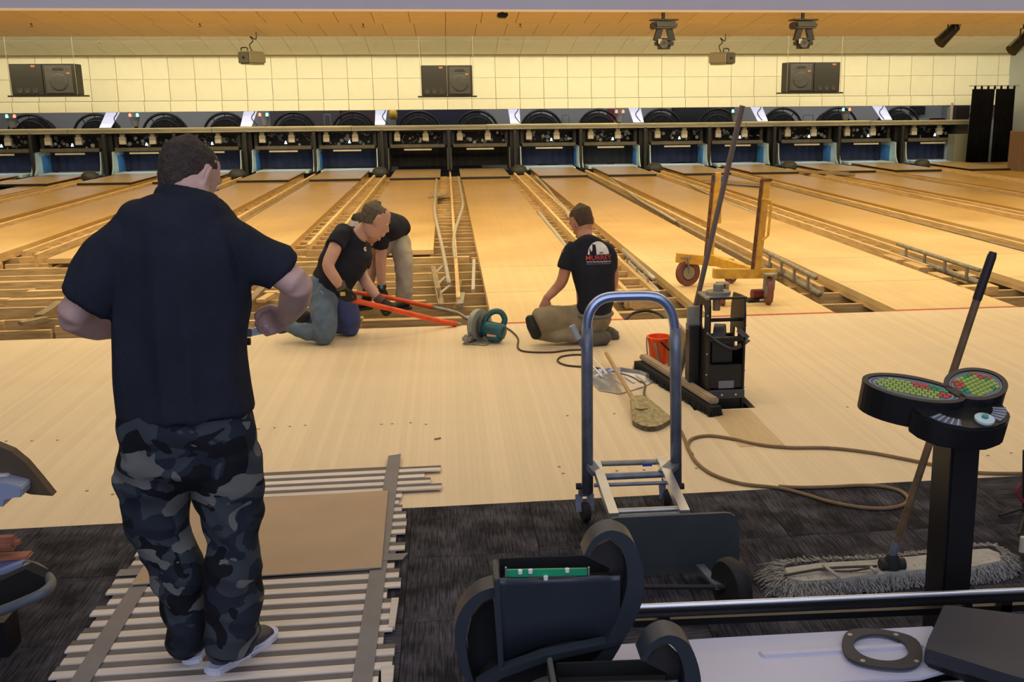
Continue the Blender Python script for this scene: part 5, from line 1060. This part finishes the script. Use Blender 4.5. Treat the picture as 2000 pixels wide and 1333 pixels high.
t = thing('cardboard_sheet', 'flat tan cardboard sheet lying over the slats behind the standing man', 'cardboard', (0, 0, 0))
flat('sheet', [(258, 1140), (745, 1106), (758, 958), (360, 982)], .028, .004, mat('cardboard', (.46, .33, .21), .8, vary=.08, scale=4, bump=.05, bscale=30), t); flat('edge_line', [(258, 1141.5), (745, 1107.5), (745, 1105.5), (258, 1139.5)], .0285, .0045, M_slat2, t)
# ---- hand truck
M_blue = mat('anodised_tube', (.42, .52, .80), .3, metal=.85, vary=.15, scale=10); M_tubeg = mat('scuffed_grey_tube', (.22, .24, .29), .45, metal=.4, vary=.3, scale=20)
YT = 3.9; t = thing('hand_truck', 'folding hand truck with blue metal loop handle and grey nose plate', 'hand truck', (0, 0, 0))
def T(px, py, dy=0): return P(px, py, YT+dy)
k = BM(); tube(k, smoothpts([T(1146, 690), T(1146, 650), T(1149, 618), T(1162, 594), T(1185, 581), T(1230, 578), T(1275, 579), T(1298, 590), T(1312, 612), T(1318, 645), T(1319, 690)], 5), .0205, 16); obj('loop_handle', k, M_blue, t, 'all')
for x_, yb in ((1146.5, 962), (1319.5, 950)): k = BM(); tube(k, [T(x_, 640), T(x_, 690), T(x_+1, yb)], .0235, 16); obj('upright', k, M_tubeg, t, 'all')
k = BM(); cyl(k, T(1117, 636, -.02), T(1130, 662, -.02), .013, 12); o = obj('lever_grip', k, mat('grip_grey', (.45, .42, .38), .7), t, True); k = BM(); cyl(k, T(1130, 662, -.02), T(1143, 690, -.02), .006, 8); obj('lever_rod', k, M_tubeg, t)
zr = .22
for (a, b) in (((1163, 904), (1199, 1010)), ((1290, 898), (1338, 1004))): k = BM(); beam(k, G(*a, zr), G(*b, zr), .036, .03); obj('deck_rail', k, M_alu, t)
for (a, b, r, m_) in (((1165, 906), (1290, 902), .012, M_galv), ((1170, 932), (1300, 926), .014, M_tubeg), ((1160, 948), (1300, 943), .008, M_tubeg), ((1196, 1000), (1325, 994), .012, M_metal), ((1200, 1010), (1330, 1004), .010, M_tubeg)):
    k = BM(); cyl(k, G(*a, zr-.01), G(*b, zr-.01), r, 12); obj('cross_bar', k, m_, t, True)
for a, b in (((1150, 905), (1166, 925)), ((1318, 905), (1296, 925))): k = BM(); beam(k, T(*a), G(*b, zr), .05, .02); obj('hinge_plate', k, M_tubeg, t)
k = BM(); box(k, *(lambda p: (p.x-.02, p.x+.02, p.y-.015, p.y-.01, p.z-.006, p.z+.006))(G(1263, 906, zr+.01))); obj('blue_label', k, mat('label_blue', (.02, .06, .4), .5), t)
for px, py, rot in ((1143, 1018, .2), (1305, 992, -.3)):
    c_ = G(px, py); c_.z = .042; k = BM(); lathe(k, [(.02, -.014), (.038, -.014), (.042, -.006), (.042, .006), (.038, .014), (.02, .014)], 20, Matrix.Translation(c_) @ Matrix.Rotation(rot, 4, 'Z') @ Matrix.Rotation(math.pi/2, 4, 'Y')); obj('castor_wheel', k, M_rub, t, True)
    k = BM()
    for s in (-1, 1): beam(k, c_+V((s*.022, 0, 0)), c_+V((s*.024, .02, .07)), .004, .03, up=(1, 0, 0))
    cyl(k, c_+V((0, .02, .068)), c_+V((0, .02, .10)), .026, 16); obj('castor_fork', k, M_tubeg, t, True)
for x_ in (1130, 1330): k = BM(); p = T(x_, 950, -.03); cyl(k, p+V((-.01, 0, 0)), p+V((.012, 0, 0)), .014, 8); obj('knob', k, M_rub, t)
def rr_poly(x0, y0, x1, y1, r, sl=0):
    o = []
    for cx_, cy_, a0 in ((x1-r, y0+r, -90), (x1-r, y1-r*.3, 0), (x0+r, y1-r*.3, 90), (x0+r, y0+r, 180)):
        rx = r; ry = r if cy_ < (y0+y1)/2 else r*.3
        for q in range(5): a = math.radians(a0+q*22.5); x = cx_+rx*math.cos(a); o.append((x, cy_+ry*math.sin(a)-sl*(x-x0)))
    return o
slab('nose_plate', rr_poly(1178, 1013, 1444, 1128, 26, .045), 3.36, 3.374, mat('nose_plate_grey', (.065, .078, .082), .45, metal=.3, vary=.12, scale=7), t)
for px in (1427, 1190):
    c_ = G(px, 1200); c_.z = .10; k = BM(); M_ = Matrix.Translation(c_) @ Matrix.Rotation(.28, 4, 'Z') @ Matrix.Rotation(math.pi/2, 4, 'Y'); lathe(k, [(.05, -.022), (.09, -.026), (.10, -.012), (.10, .012), (.09, .026), (.05, .022), (.02, .03), (.001, .03)], 28, M_); obj('big_wheel', k, M_rub, t, True)
    k = BM(); beam(k, c_+V((-.04, .0, 0)), V((c_.x-.05, 3.30, .07)), .03, .012); obj('wheel_bracket', k, M_tubeg, t)
k = BM(); cyl(k, G(1190, 1200)+V((0, 0, .1)), G(1427, 1200)+V((0, 0, .1)), .008, 10); obj('axle', k, M_rub, t)
# ---- scoring console
M_con = mat('console_black', (.010, .010, .011), .35, vary=.2, scale=8); YC = 2.5
t = thing('scoring_console', 'black scoring console with two oval keypads on a square post', 'console', (0, 0, 0))
def C3(px, py): return P(px, py, YC)
cw = (C3(1918, 900).x-C3(1862, 900).x)/2; cc = C3(1884, 1100); top = C3(1890, 852)
k = BM(); beam(k, (cc.x-.008, YC+.06, 0), (top.x, YC+.06, top.z+.02), cw*2, .115, up=(0, 1, 0)); bmesh.ops.bevel(k, geom=k.edges[:], offset=.006, segments=2, affect='EDGES'); obj('post', k, M_con, t)
k = bbox(cc.x-.11, cc.x+.1, YC-.05, YC+.17, 0, .015, .005, 1); obj('base_plate', k, M_con, t)
O = C3(1870, 790); tl = math.radians(17); CM = Matrix.Translation(O) @ Matrix.Rotation(tl, 4, 'X') @ Matrix.Rotation(math.radians(-2), 4, 'Z')
def kell(cx_, cy_, a, b, ang, n=36): 
    ca, sa = math.cos(ang), math.sin(ang); return [(cx_+a*math.cos(2*math.pi*i/n)*ca-b*math.sin(2*math.pi*i/n)*sa, cy_+a*math.cos(2*math.pi*i/n)*sa+b*math.sin(2*math.pi*i/n)*ca) for i in range(n)]
EL = (-.100, .066, .122, .050, math.radians(-23)); ER = (.084, .081, .084, .062, math.radians(30))
M_pad = mat('keypad_grey', (.10, .11, .13), .4); M_lav = mat('keypad_line', (.40, .42, .50), .5); M_ky = mat('key_lime', (.30, .42, .08), .5); M_kg = mat('key_green', (.01, .26, .09), .5); M_kr = mat('key_red', (.48, .07, .05), .5)
keyme = {}
def key(parent, x, y, w_, h_, m, ang, zz=.004):
    kk = (round(w_, 4), round(h_, 4), m.name)
    if kk not in keyme: keyme[kk] = me_box(-w_/2, w_/2, -h_/2, h_/2, 0, .0035, m)
    o = bpy.data.objects.new('key', keyme[kk]); COL.objects.link(o); o.parent = parent; o.matrix_local = CM @ Matrix.Translation((x, y, zz)) @ Matrix.Rotation(ang, 4, 'Z')
for nme, (cx_, cy_, a, b, ang) in (('left', EL), ('right', ER)):
    k = BM(); prism(k, kell(cx_, cy_, a+.014, b+.013, ang), -.075, .008, CM); o_ = obj('keypad_pod', k, M_con, t)
    k = BM(); ringprism(k, kell(cx_, cy_, a+.015, b+.014, ang), kell(cx_, cy_, a, b, ang), .006, .014, CM); obj('rim', k, M_con, o_, True)
    k = BM(); prism(k, kell(cx_, cy_, a, b, ang), .006, .0095, CM); obj('keypad_face', k, M_pad, o_)
    for q in range(3):
        s = .97-.10*q; s2 = s-.025; k = BM(); ringprism(k, kell(cx_, cy_, a*s, b*s, ang), kell(cx_, cy_, a*s2, b*s2, ang), .0096, .0100, CM); obj('printed_line', k, M_lav, o_)
    rk = random.Random(3 if nme == 'left' else 6); ca, sa = math.cos(ang), math.sin(ang)
    for j in range(-3, 4):
        for i in range(-7, 8):
            u = (i+.5*(j % 2))*.0155; v_ = j*.0135
            if (u/(a*.82))**2+(v_/(b*.80))**2 > 1: continue
            if nme == 'left':
                m = M_ky; 
                if j >= 1 and i > -1: m = M_kr if i < 3 else M_kg
                if u > a*.52: m = M_kr if j < 1 else M_kg
                if j == 3: m = M_kg
            else:
                m = M_ky
                if u < -a*.28 and v_ > b*.2: m = M_kr
                if u > a*.45 and v_ > -b*.2: m = M_kr
                if (i, j) in ((-4, 0), (-3, 0), (0, 3), (1, 3), (3, 0), (1, -3), (-4, -1)): m = M_kg
            key(o_, cx_+u*ca-v_*sa, cy_+u*sa+v_*ca, .0125, .0105, m, ang, .0096)
k = BM(); body = [(-.125, -.0), (-.11, -.035), (-.07, -.075), (.0, -.10), (.06, -.098), (.11, -.075), (.14, -.03), (.14, .03), (.06, .09), (0, .09), (-.08, .03)]; prism(k, body, -.085, -.012, CM); bmesh.ops.bevel(k, geom=k.edges[:], offset=.006, segments=2, affect='EDGES'); ob = obj('housing', k, M_con, t, True)
def arcpoly(r0, r1, a0, a1, cx_, cy_, sy=.72, n=8): return [(cx_+r1*math.cos(math.radians(a0+(a1-a0)*q/n)), cy_+sy*r1*math.sin(math.radians(a0+(a1-a0)*q/n))) for q in range(n+1)]+[(cx_+r0*math.cos(math.radians(a1+(a0-a1)*q/n)), cy_+sy*r0*math.sin(math.radians(a1+(a0-a1)*q/n))) for q in range(n+1)]
for a0, a1 in ((-150, -108), (-52, -8)):
    k = BM(); prism(k, arcpoly(.085, .122, a0, a1, .015, .01, .82), -.012, -.010, CM); obj('lower_strip', k, M_pad, ob)
    for q in range(5): aa = a0+(a1-a0)*(q+.5)/5; k = BM(); prism(k, arcpoly(.086, .121, aa-1.2, aa+1.2, .015, .01, .82, 1), -.0098, -.0092, CM); obj('printed_line', k, M_lav, ob)
k = BM(); lathe(k, [(.026, -.012), (.026, -.006), (.020, -.004), (.001, -.004)], 24, CM @ Matrix.Translation((.052, -.058, 0))); kn_ = obj('knob', k, mat('knob_white', (.55, .68, .66), .4), ob, True)
k = BM(); lathe(k, [(.009, -.004), (.008, .003), (.001, .003)], 16, CM @ Matrix.Translation((.052, -.058, 0))); obj('knob_centre', k, mat('knob_teal', (.05, .28, .26), .4), ob, True)
# ---- dust mop
t = thing('dust_mop', 'wide grey dust mop lying on the carpet with wooden pole', 'mop', (0, 0, 0))
mp = [(1530, 1108), (1600, 1098), (1700, 1094), (1790, 1086), (1870, 1075), (1930, 1070), (1955, 1080), (1958, 1096), (1900, 1108), (1800, 1112), (1720, 1122), (1640, 1130), (1570, 1137), (1535, 1130)]
M_canvas = mat('mop_canvas', (.46, .43, .37), .9, vary=.2, scale=20, bump=.2, bscale=120); M_yarn = mat('mop_yarn', (.34, .325, .30), .95, vary=.45, scale=60)
flat('canvas_top', mp, .055, .04, M_canvas, t, .006)
k = BM(); rf = random.Random(9); ctr = G(1745, 1103, .03); pts = [G(x, y, .04) for x, y in mp]; per = smoothpts(pts, 10, True)
def yarn(p, d, L_):
    s = V((-d.y, d.x, 0)); w_ = .0022; pr = [p+V((0, 0, .004)), p+d*L_*.5+V((rf.uniform(-.01, .01), rf.uniform(-.01, .01), .002)), p+d*L_*.85+V((rf.uniform(-.015, .015), rf.uniform(-.015, .015), -.016)), p+d*L_+V((rf.uniform(-.02, .02), rf.uniform(-.015, .015), -.034))]
    prev = None
    for q in pr:
        cur = (k.verts.new(q-s*w_), k.verts.new(q+s*w_)); 
        if prev: k.faces.new((prev[0], prev[1], cur[1], cur[0]))
        prev = cur
for q in range(5200):
    i = rf.randrange(len(per)); p = per[i].lerp(per[(i+1) % len(per)], rf.random()); tg = per[(i+1) % len(per)]-per[i]; d = V((tg.y, -tg.x, 0)).normalized()
    if d.dot(p-ctr) < 0: d = -d
    d = (d+V((rf.uniform(-.5, .5), rf.uniform(-.5, .5), 0))).normalized(); fr = .085 if p.x < ctr.x-.3 else .06
    yarn(p-d*.012+V((0, 0, rf.uniform(-.03, .012))), d, fr*rf.uniform(.6, 1.15))
o = obj('fringe', k, M_yarn, t); o['kind'] = 'stuff'
k = BM(); tube(k, smoothpts([G(1532, 1124, .062), G(1600, 1112, .068), (G(1650, 1108, .07)), G(1712, 1106, .075)], 4), .005, 8); tube(k, smoothpts([G(1600, 1113, .066), G(1660, 1116, .07), G(1712, 1106, .075)], 4), .004, 8); obj('wire_frame', k, mat('wire_dark', (.08, .07, .06), .5, metal=.5), t, 'all')
for a, b in (((1608, 1104), (1640, 1128)), ((1700, 1108), (1712, 1118))): k = BM(); tube(k, smoothpts([G(*a, .07), G((a[0]+b[0])/2, (a[1]+b[1])/2, .078), G(*b, .064)], 4), .006, 8); obj('tie', k, M_canvas, t, 'all')
jb = G(1742, 1108, .06); k = BM(); cyl(k, jb+V((-.045, 0, .01)), jb+V((.045, 0, .01)), .022, 12); lathe(k, [(.03, 0), (.028, .03), (.018, .05), (.001, .05)], 14, Matrix.Translation(jb)); obj('swivel', k, M_rub, t, True)
YM2 = jb.y; a, b, c_, d_ = P(1741, 1090, YM2), P(1752, 1058, YM2-.0), P(1908, 585, YM2-.05), P(1940, 492, YM2-.06)
k = BM(); cyl(k, a, b, .015, 12); obj('ferrule', k, M_tubeg, t, True); k = BM(); cyl(k, b, c_, .0135, 12); obj('pole', k, mat('mop_pole_wood', (.20, .12, .055), .5, vary=.45, scale=18), t, True); k = BM(); tube(k, [c_, c_.lerp(d_, .9), d_], [.0155, .0155, .012], 12); obj('pole_grip', k, mat('grip_purple_black', (.018, .012, .018), .6, vary=.3, scale=30), t, True)
# ---- ball return: tray, rails, hoods
ZT = .42; M_tray = mat('tray_enamel', (.52, .51, .60), .3, vary=.10, scale=2)
tr = thing('ball_return_tray', 'long pale enamel tray of the ball return at the bottom right', 'tray', (0, 0, 0))
flat('tray_plate', [(925, 1318), (1000, 1272), (1400, 1246), (1822, 1222), (1880, 1300), (1800, 1322), (1500, 1342), (1100, 1370)], ZT, .012, M_tray, tr, .003)
flat('pressed_ridge', [(1480, 1271), (1800, 1253), (1806, 1262), (1490, 1281)], ZT+.006, .01, M_tray, tr, .003)
flat('front_edge', [(1640, 1338), (1880, 1318), (2040, 1306), (2040, 1345), (1700, 1400)], ZT-.03, .05, M_con, tr); k = BM(); cyl(k, G(1840, 1340, ZT-.01), G(2040, 1326, ZT-.01), .010, 10); obj('front_rail', k, M_alu, tr, True)
for px in (1450, 1780): p = G(px, 1290, ZT); k = bbox(p.x-.02, p.x+.02, p.y-.02, p.y+.02, 0, ZT-.012, .004, 1); obj('leg', k, M_con, tr)
YR = 2.27; t = thing('ball_rack_rail', 'black ball rack rail with silver top edge crossing the lower right', 'rail', (0, 0, 0))
def RR(px, py, dy=0): return P(px, py, YR+dy)
k = BM(); cyl(k, RR(1235, 1186), RR(2050, 1151), .0072, 12); obj('silver_edge', k, M_alu, t, True)
k = BM(); beam(k, RR(1235, 1198, .004), RR(2050, 1163, .004), .028, .024); bmesh.ops.bevel(k, geom=k.edges[:], offset=.008, segments=2, affect='EDGES'); obj('black_bar', k, M_con, t, True)
k = BM(); beam(k, RR(1235, 1214, .03), RR(2050, 1180, .03), .03, .018); obj('black_bar', k, M_con, t)
k = BM(); beam(k, RR(1888, 1170, .01), RR(1890, 1205, .01), .02, .02, up=(0, 1, 0)); obj('peg', k, M_con, t)
k = BM(); beam(k, (RR(1975, 1165).x, YR+.03, 0), (RR(1975, 1165).x, YR+.03, RR(1975, 1170).z), .03, .03, up=(0, 1, 0)); obj('support_leg', k, M_con, t); k = BM(); beam(k, (RR(1300, 1200).x, YR+.03, 0), (RR(1300, 1200).x, YR+.03, RR(1300, 1200).z), .03, .03, up=(0, 1, 0)); obj('support_leg', k, M_con, t)
t = thing('gasket_ring', 'dark oval gasket ring lying on the pale tray', 'gasket', (0, 0, 0)); n_ = 36; oo, ii = [], []
for q in range(n_):
    a = 2*math.pi*q/n_; c1, s1 = math.cos(a), math.sin(a); lob = 1+.10*abs(math.sin(2*a))**3
    x_, y_ = 79*lob*c1, 37*lob*s1; ii_x, ii_y = 54*c1, 25.5*s1
    oo.append(tuple(G(1723+x_, 1267+y_+x_*.12, ZT+.012).xy)); ii.append(tuple(G(1721+ii_x, 1265+ii_y+ii_x*.12, ZT+.012).xy))
k = BM(); ringprism(k, oo, ii, ZT+.0065, ZT+.013); obj('ring', k, mat('gasket_dark', (.035, .035, .042), .5, vary=.2, scale=20), t)
for px, py in ((1660, 1240), (1750, 1240), (1685, 1291), (1790, 1292)): k = BM(); p = G(px, py, ZT+.013); cyl(k, p, p+V((0, 0, .001)), .006, 10); obj('bolt_hole', k, M_metal, t)
t = thing('plastic_cover', 'tilted charcoal plastic panel at the lower right over the tray', 'panel', (0, 0, 0))
flat('panel', [(1843, 1180), (2060, 1206), (2060, 1345), (1965, 1316), (1806, 1268), (1812, 1250)], ZT+.05, .035, mat('charcoal_plastic', (.032, .034, .045), .55, bump=.1, bscale=200), t, .004)
flat('lower_lip', [(1806, 1278), (1966, 1330), (1920, 1330), (1815, 1288)], ZT+.02, .02, M_con, t)
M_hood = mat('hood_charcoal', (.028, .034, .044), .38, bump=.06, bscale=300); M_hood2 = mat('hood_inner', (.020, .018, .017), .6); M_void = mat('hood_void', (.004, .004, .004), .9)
def hood(label, ox, oy, Y0, pcb=True):
    t = thing('ball_return_hood', label, 'ball return hood', (0, 0, 0)); f_ = lambda L_: [(x+ox, y+oy) for x, y in L_]
    # front shell: a curved sheet with an open top
    k = BM(); cols = []; n_ = 12; zz = P(1090+ox, 1300+oy, Y0)
    for i in range(n_+1):
        u = i/n_; x_ = 972+u*238; yt = 1132-u*6; yb = 1308-u*44-14*math.sin(math.pi*u)*.5; dy = .045*math.sin(math.pi*u)-.02*u
        cols.append([k.verts.new(P(x_+ox+(1-v_)*(-4 if i == 0 else 0), yt+(yb-yt)*v_+oy, Y0+dy+.02*v_)) for v_ in (0, .08, .5, 1)])
    for i in range(n_):
        for j in range(3): k.faces.new((cols[i][j], cols[i+1][j], cols[i+1][j+1], cols[i][j+1]))
    o = obj('front_shell', k, M_hood, t, 'all'); sm = o.modifiers.new('s', 'SOLIDIFY'); sm.thickness = .006; sm.offset = 1
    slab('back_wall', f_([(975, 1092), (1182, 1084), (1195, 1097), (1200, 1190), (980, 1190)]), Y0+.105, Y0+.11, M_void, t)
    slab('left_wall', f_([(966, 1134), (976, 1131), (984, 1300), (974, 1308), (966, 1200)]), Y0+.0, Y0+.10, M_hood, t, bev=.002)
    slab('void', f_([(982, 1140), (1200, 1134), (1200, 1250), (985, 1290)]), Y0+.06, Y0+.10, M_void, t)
    if pcb:
        slab('circuit_board', f_([(989, 1114), (1147, 1111), (1147, 1124), (989, 1128)]), Y0+.03, Y0+.036, mat('pcb_green', (.012, .30, .13), .4), t)
        for px in (988, 1150): k = BM(); cyl(k, P(px+ox, 1128+oy, Y0+.025), P(px+ox, 1108+oy, Y0+.025), .0022, 8); obj('stand_off', k, M_alu, t)
        for px, py in ((1016, 1117), (1036, 1116), (1108, 1114), (1066, 1129)): k = BM(); c = P(px+ox, py+oy, Y0+.026); lathe(k, [(.005, -.004), (.005, .004), (.001, .004)], 8, Matrix.Translation(c)); obj('component', k, M_wht, t)
    # flanges either side
    outr = smoothpts([V((x, y, 0)) for x, y in [(1140, 1086), (1160, 1052), (1195, 1036), (1232, 1052), (1252, 1095), (1258, 1145), (1248, 1195), (1222, 1245), (1188, 1300), (1150, 1330)]], 4)
    innr = smoothpts([V((x, y, 0)) for x, y in [(1150, 1088), (1166, 1064), (1192, 1052), (1212, 1072), (1224, 1105), (1224, 1145), (1212, 1190), (1192, 1240), (1168, 1285), (1140, 1310)]], 4)
    slab('right_flange', f_([(p.x, p.y) for p in outr]+[(p.x, p.y) for p in innr[::-1]]), Y0-.01, Y0+.05, M_hood, t, True)
    slab('flange_web', f_([(1150, 1090), (1166, 1066), (1192, 1054), (1212, 1074), (1222, 1105), (1222, 1145), (1210, 1190), (1192, 1240), (1180, 1262), (1185, 1180), (1190, 1110)]), Y0+.035, Y0+.045, M_hood2, t)
    outl = smoothpts([V((x, y, 0)) for x, y in [(972, 1146), (935, 1158), (903, 1188), (888, 1230), (893, 1280), (906, 1325), (925, 1360)]], 4); inl = smoothpts([V((x, y, 0)) for x, y in [(972, 1166), (945, 1176), (920, 1205), (911, 1245), (914, 1290), (925, 1330), (945, 1360)]], 4)
    slab('left_flange', f_([(p.x, p.y) for p in outl]+[(p.x, p.y) for p in inl[::-1]]), Y0+.03, Y0+.09, M_hood, t, True)
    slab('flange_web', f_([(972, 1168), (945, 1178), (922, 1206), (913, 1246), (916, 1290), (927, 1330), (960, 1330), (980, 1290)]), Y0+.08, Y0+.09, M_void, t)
    slab('under_shadow', f_([(955, 1322), (1060, 1290), (1130, 1272), (1190, 1262), (1200, 1275), (1165, 1320), (1120, 1345), (930, 1360)]), Y0+.0, Y0+.09, M_void, t)  # black slab standing in for the shadow under the hood
    slab('lip', f_([(930, 1340), (975, 1312), (1060, 1283), (1180, 1258), (1206, 1252), (1204, 1262), (1060, 1296), (980, 1326), (940, 1350)]), Y0-.012, Y0+.02, M_hood, t)
hood('charcoal ball return hood showing a green circuit board in its open top', 0, 0, 1.98)
hood('second charcoal ball return hood cut off by the bottom frame edge', 112, 205, 1.74, False)
# ---- left edge: another ball return
t = thing('left_ball_return', 'blue-framed ball return cut off by the left frame edge', 'ball return', (0, 0, 0)); M_bl = mat('frame_blue', (.10, .13, .34), .4)
def LB(px, py, Y): return P(px, py, Y)
k = BM(); tube(k, smoothpts([LB(-60, 1212, 2.9), LB(0, 1194, 2.9), LB(55, 1172, 2.9), LB(88, 1155, 2.92), LB(100, 1140, 3.0), LB(92, 1124, 3.1), LB(70, 1108, 3.18), LB(50, 1102, 3.2)], 5), .015, 12); obj('tube_bumper', k, mat('bumper_grey', (.09, .10, .12), .5), t, 'all')
k = BM(); beam(k, LB(-60, 1142, 3.2), LB(50, 1104, 3.2), .03, .03); obj('blue_bar', k, mat('frame_pale_blue', (.25, .30, .48), .35), t); slab('blue_panel', [(-60, 1110), (0, 1104), (45, 1098), (50, 1108), (0, 1122), (-60, 1140)], 3.22, 3.26, M_bl, t)
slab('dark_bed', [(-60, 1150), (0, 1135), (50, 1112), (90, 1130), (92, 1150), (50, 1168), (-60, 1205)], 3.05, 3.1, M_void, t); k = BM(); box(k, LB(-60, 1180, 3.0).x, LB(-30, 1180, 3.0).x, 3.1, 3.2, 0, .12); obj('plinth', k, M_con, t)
slab('chrome_corner', [(44, 1106), (60, 1104), (78, 1118), (66, 1130), (46, 1116)], 3.16, 3.18, M_metal, t)
t = thing('orange_cushion', 'worn orange-brown padded cushions stacked on the blue ball return', 'cushion', tuple(LB(-20, 1098, 3.28))); M_cu = mat('worn_orange_vinyl', (.36, .13, .07), .6, vary=.35, scale=14); o0 = V(t.location)
for x0, x1, y0, y1 in ((-80, 28, 1042, 1086), (-80, 52, 1078, 1104)):
    a, b = LB(x0, y1, 3.24), LB(x1, y0, 3.24); k = bbox(a.x, b.x, 3.24, 3.3, a.z, b.z-.02, .018, 4, Matrix.Translation(-o0)); obj('pad', k, M_cu, t, True)
t = thing('tan_hood_panel', 'brown curved sheet jutting in above the left ball return', 'panel', (0, 0, 0)); slab('sheet', [(-70, 845), (0, 873), (22, 882), (50, 905), (78, 938), (103, 969), (60, 966), (30, 956), (12, 930), (-70, 940)], 3.5, 3.54, mat('brown_fibreboard', (.10, .065, .035), .7, vary=.2, scale=8), t); slab('shade_lip', [(-70, 928), (12, 928), (38, 948), (45, 958), (-70, 950)], 3.48, 3.5, M_wht, t)
k = BM(); box(k, LB(-60, 900, 3.52).x-.05, LB(-60, 900, 3.52).x, 3.5, 3.55, 0, LB(-60, 900, 3.52).z); obj('post', k, M_con, t)
t = thing('pale_blue_bracket', 'pale blue bracket under the brown sheet at the left edge', 'bracket', (0, 0, 0)); slab('bracket', [(-60, 948), (0, 942), (34, 950), (43, 954), (42, 972), (5, 974), (8, 990), (-60, 995)], 3.42, 3.5, mat('bracket_blue', (.30, .35, .50), .4), t, bev=.004); k = BM(); p = LB(-50, 990, 3.45); box(k, p.x-.05, p.x-.01, 3.43, 3.48, 0, p.z+.03); obj('post', k, M_con, t)
# ---- right edge: folded stand
t = thing('folded_stand', 'dark folded stand with a red strap cut off by the right frame edge', 'stand', (0, 0, 0)); YE = 3.75
k = BM(); cyl(k, P(2004, 880, YE), P(2002, 1085, YE-.0), .014, 10); obj('post', k, M_rub, t, True); k = BM(); tube(k, smoothpts([P(1994, 945, YE-.02), P(1987, 958, YE-.02), P(1992, 972, YE-.02), P(2004, 985, YE-.02)], 4), .007, 8); obj('red_strap', k, mat('strap_red', (.25, .02, .03), .6), t, 'all')
k = BM(); tube(k, [P(2010, 990, YE), G(1952, 1007, .01)], .006, 8); tube(k, [P(2002, 1000, YE), G(1990, 1045, .01)], .006, 8); tube(k, [P(2002, 1030, YE), G(2000, 1090, .012)], .012, 8); obj('leg', k, M_rub, t); k = BM(); p = G(1996, 1078, .02); cyl(k, p, p+V((0, 0, .06)), .012, 10); obj('castor', k, M_cream, t)
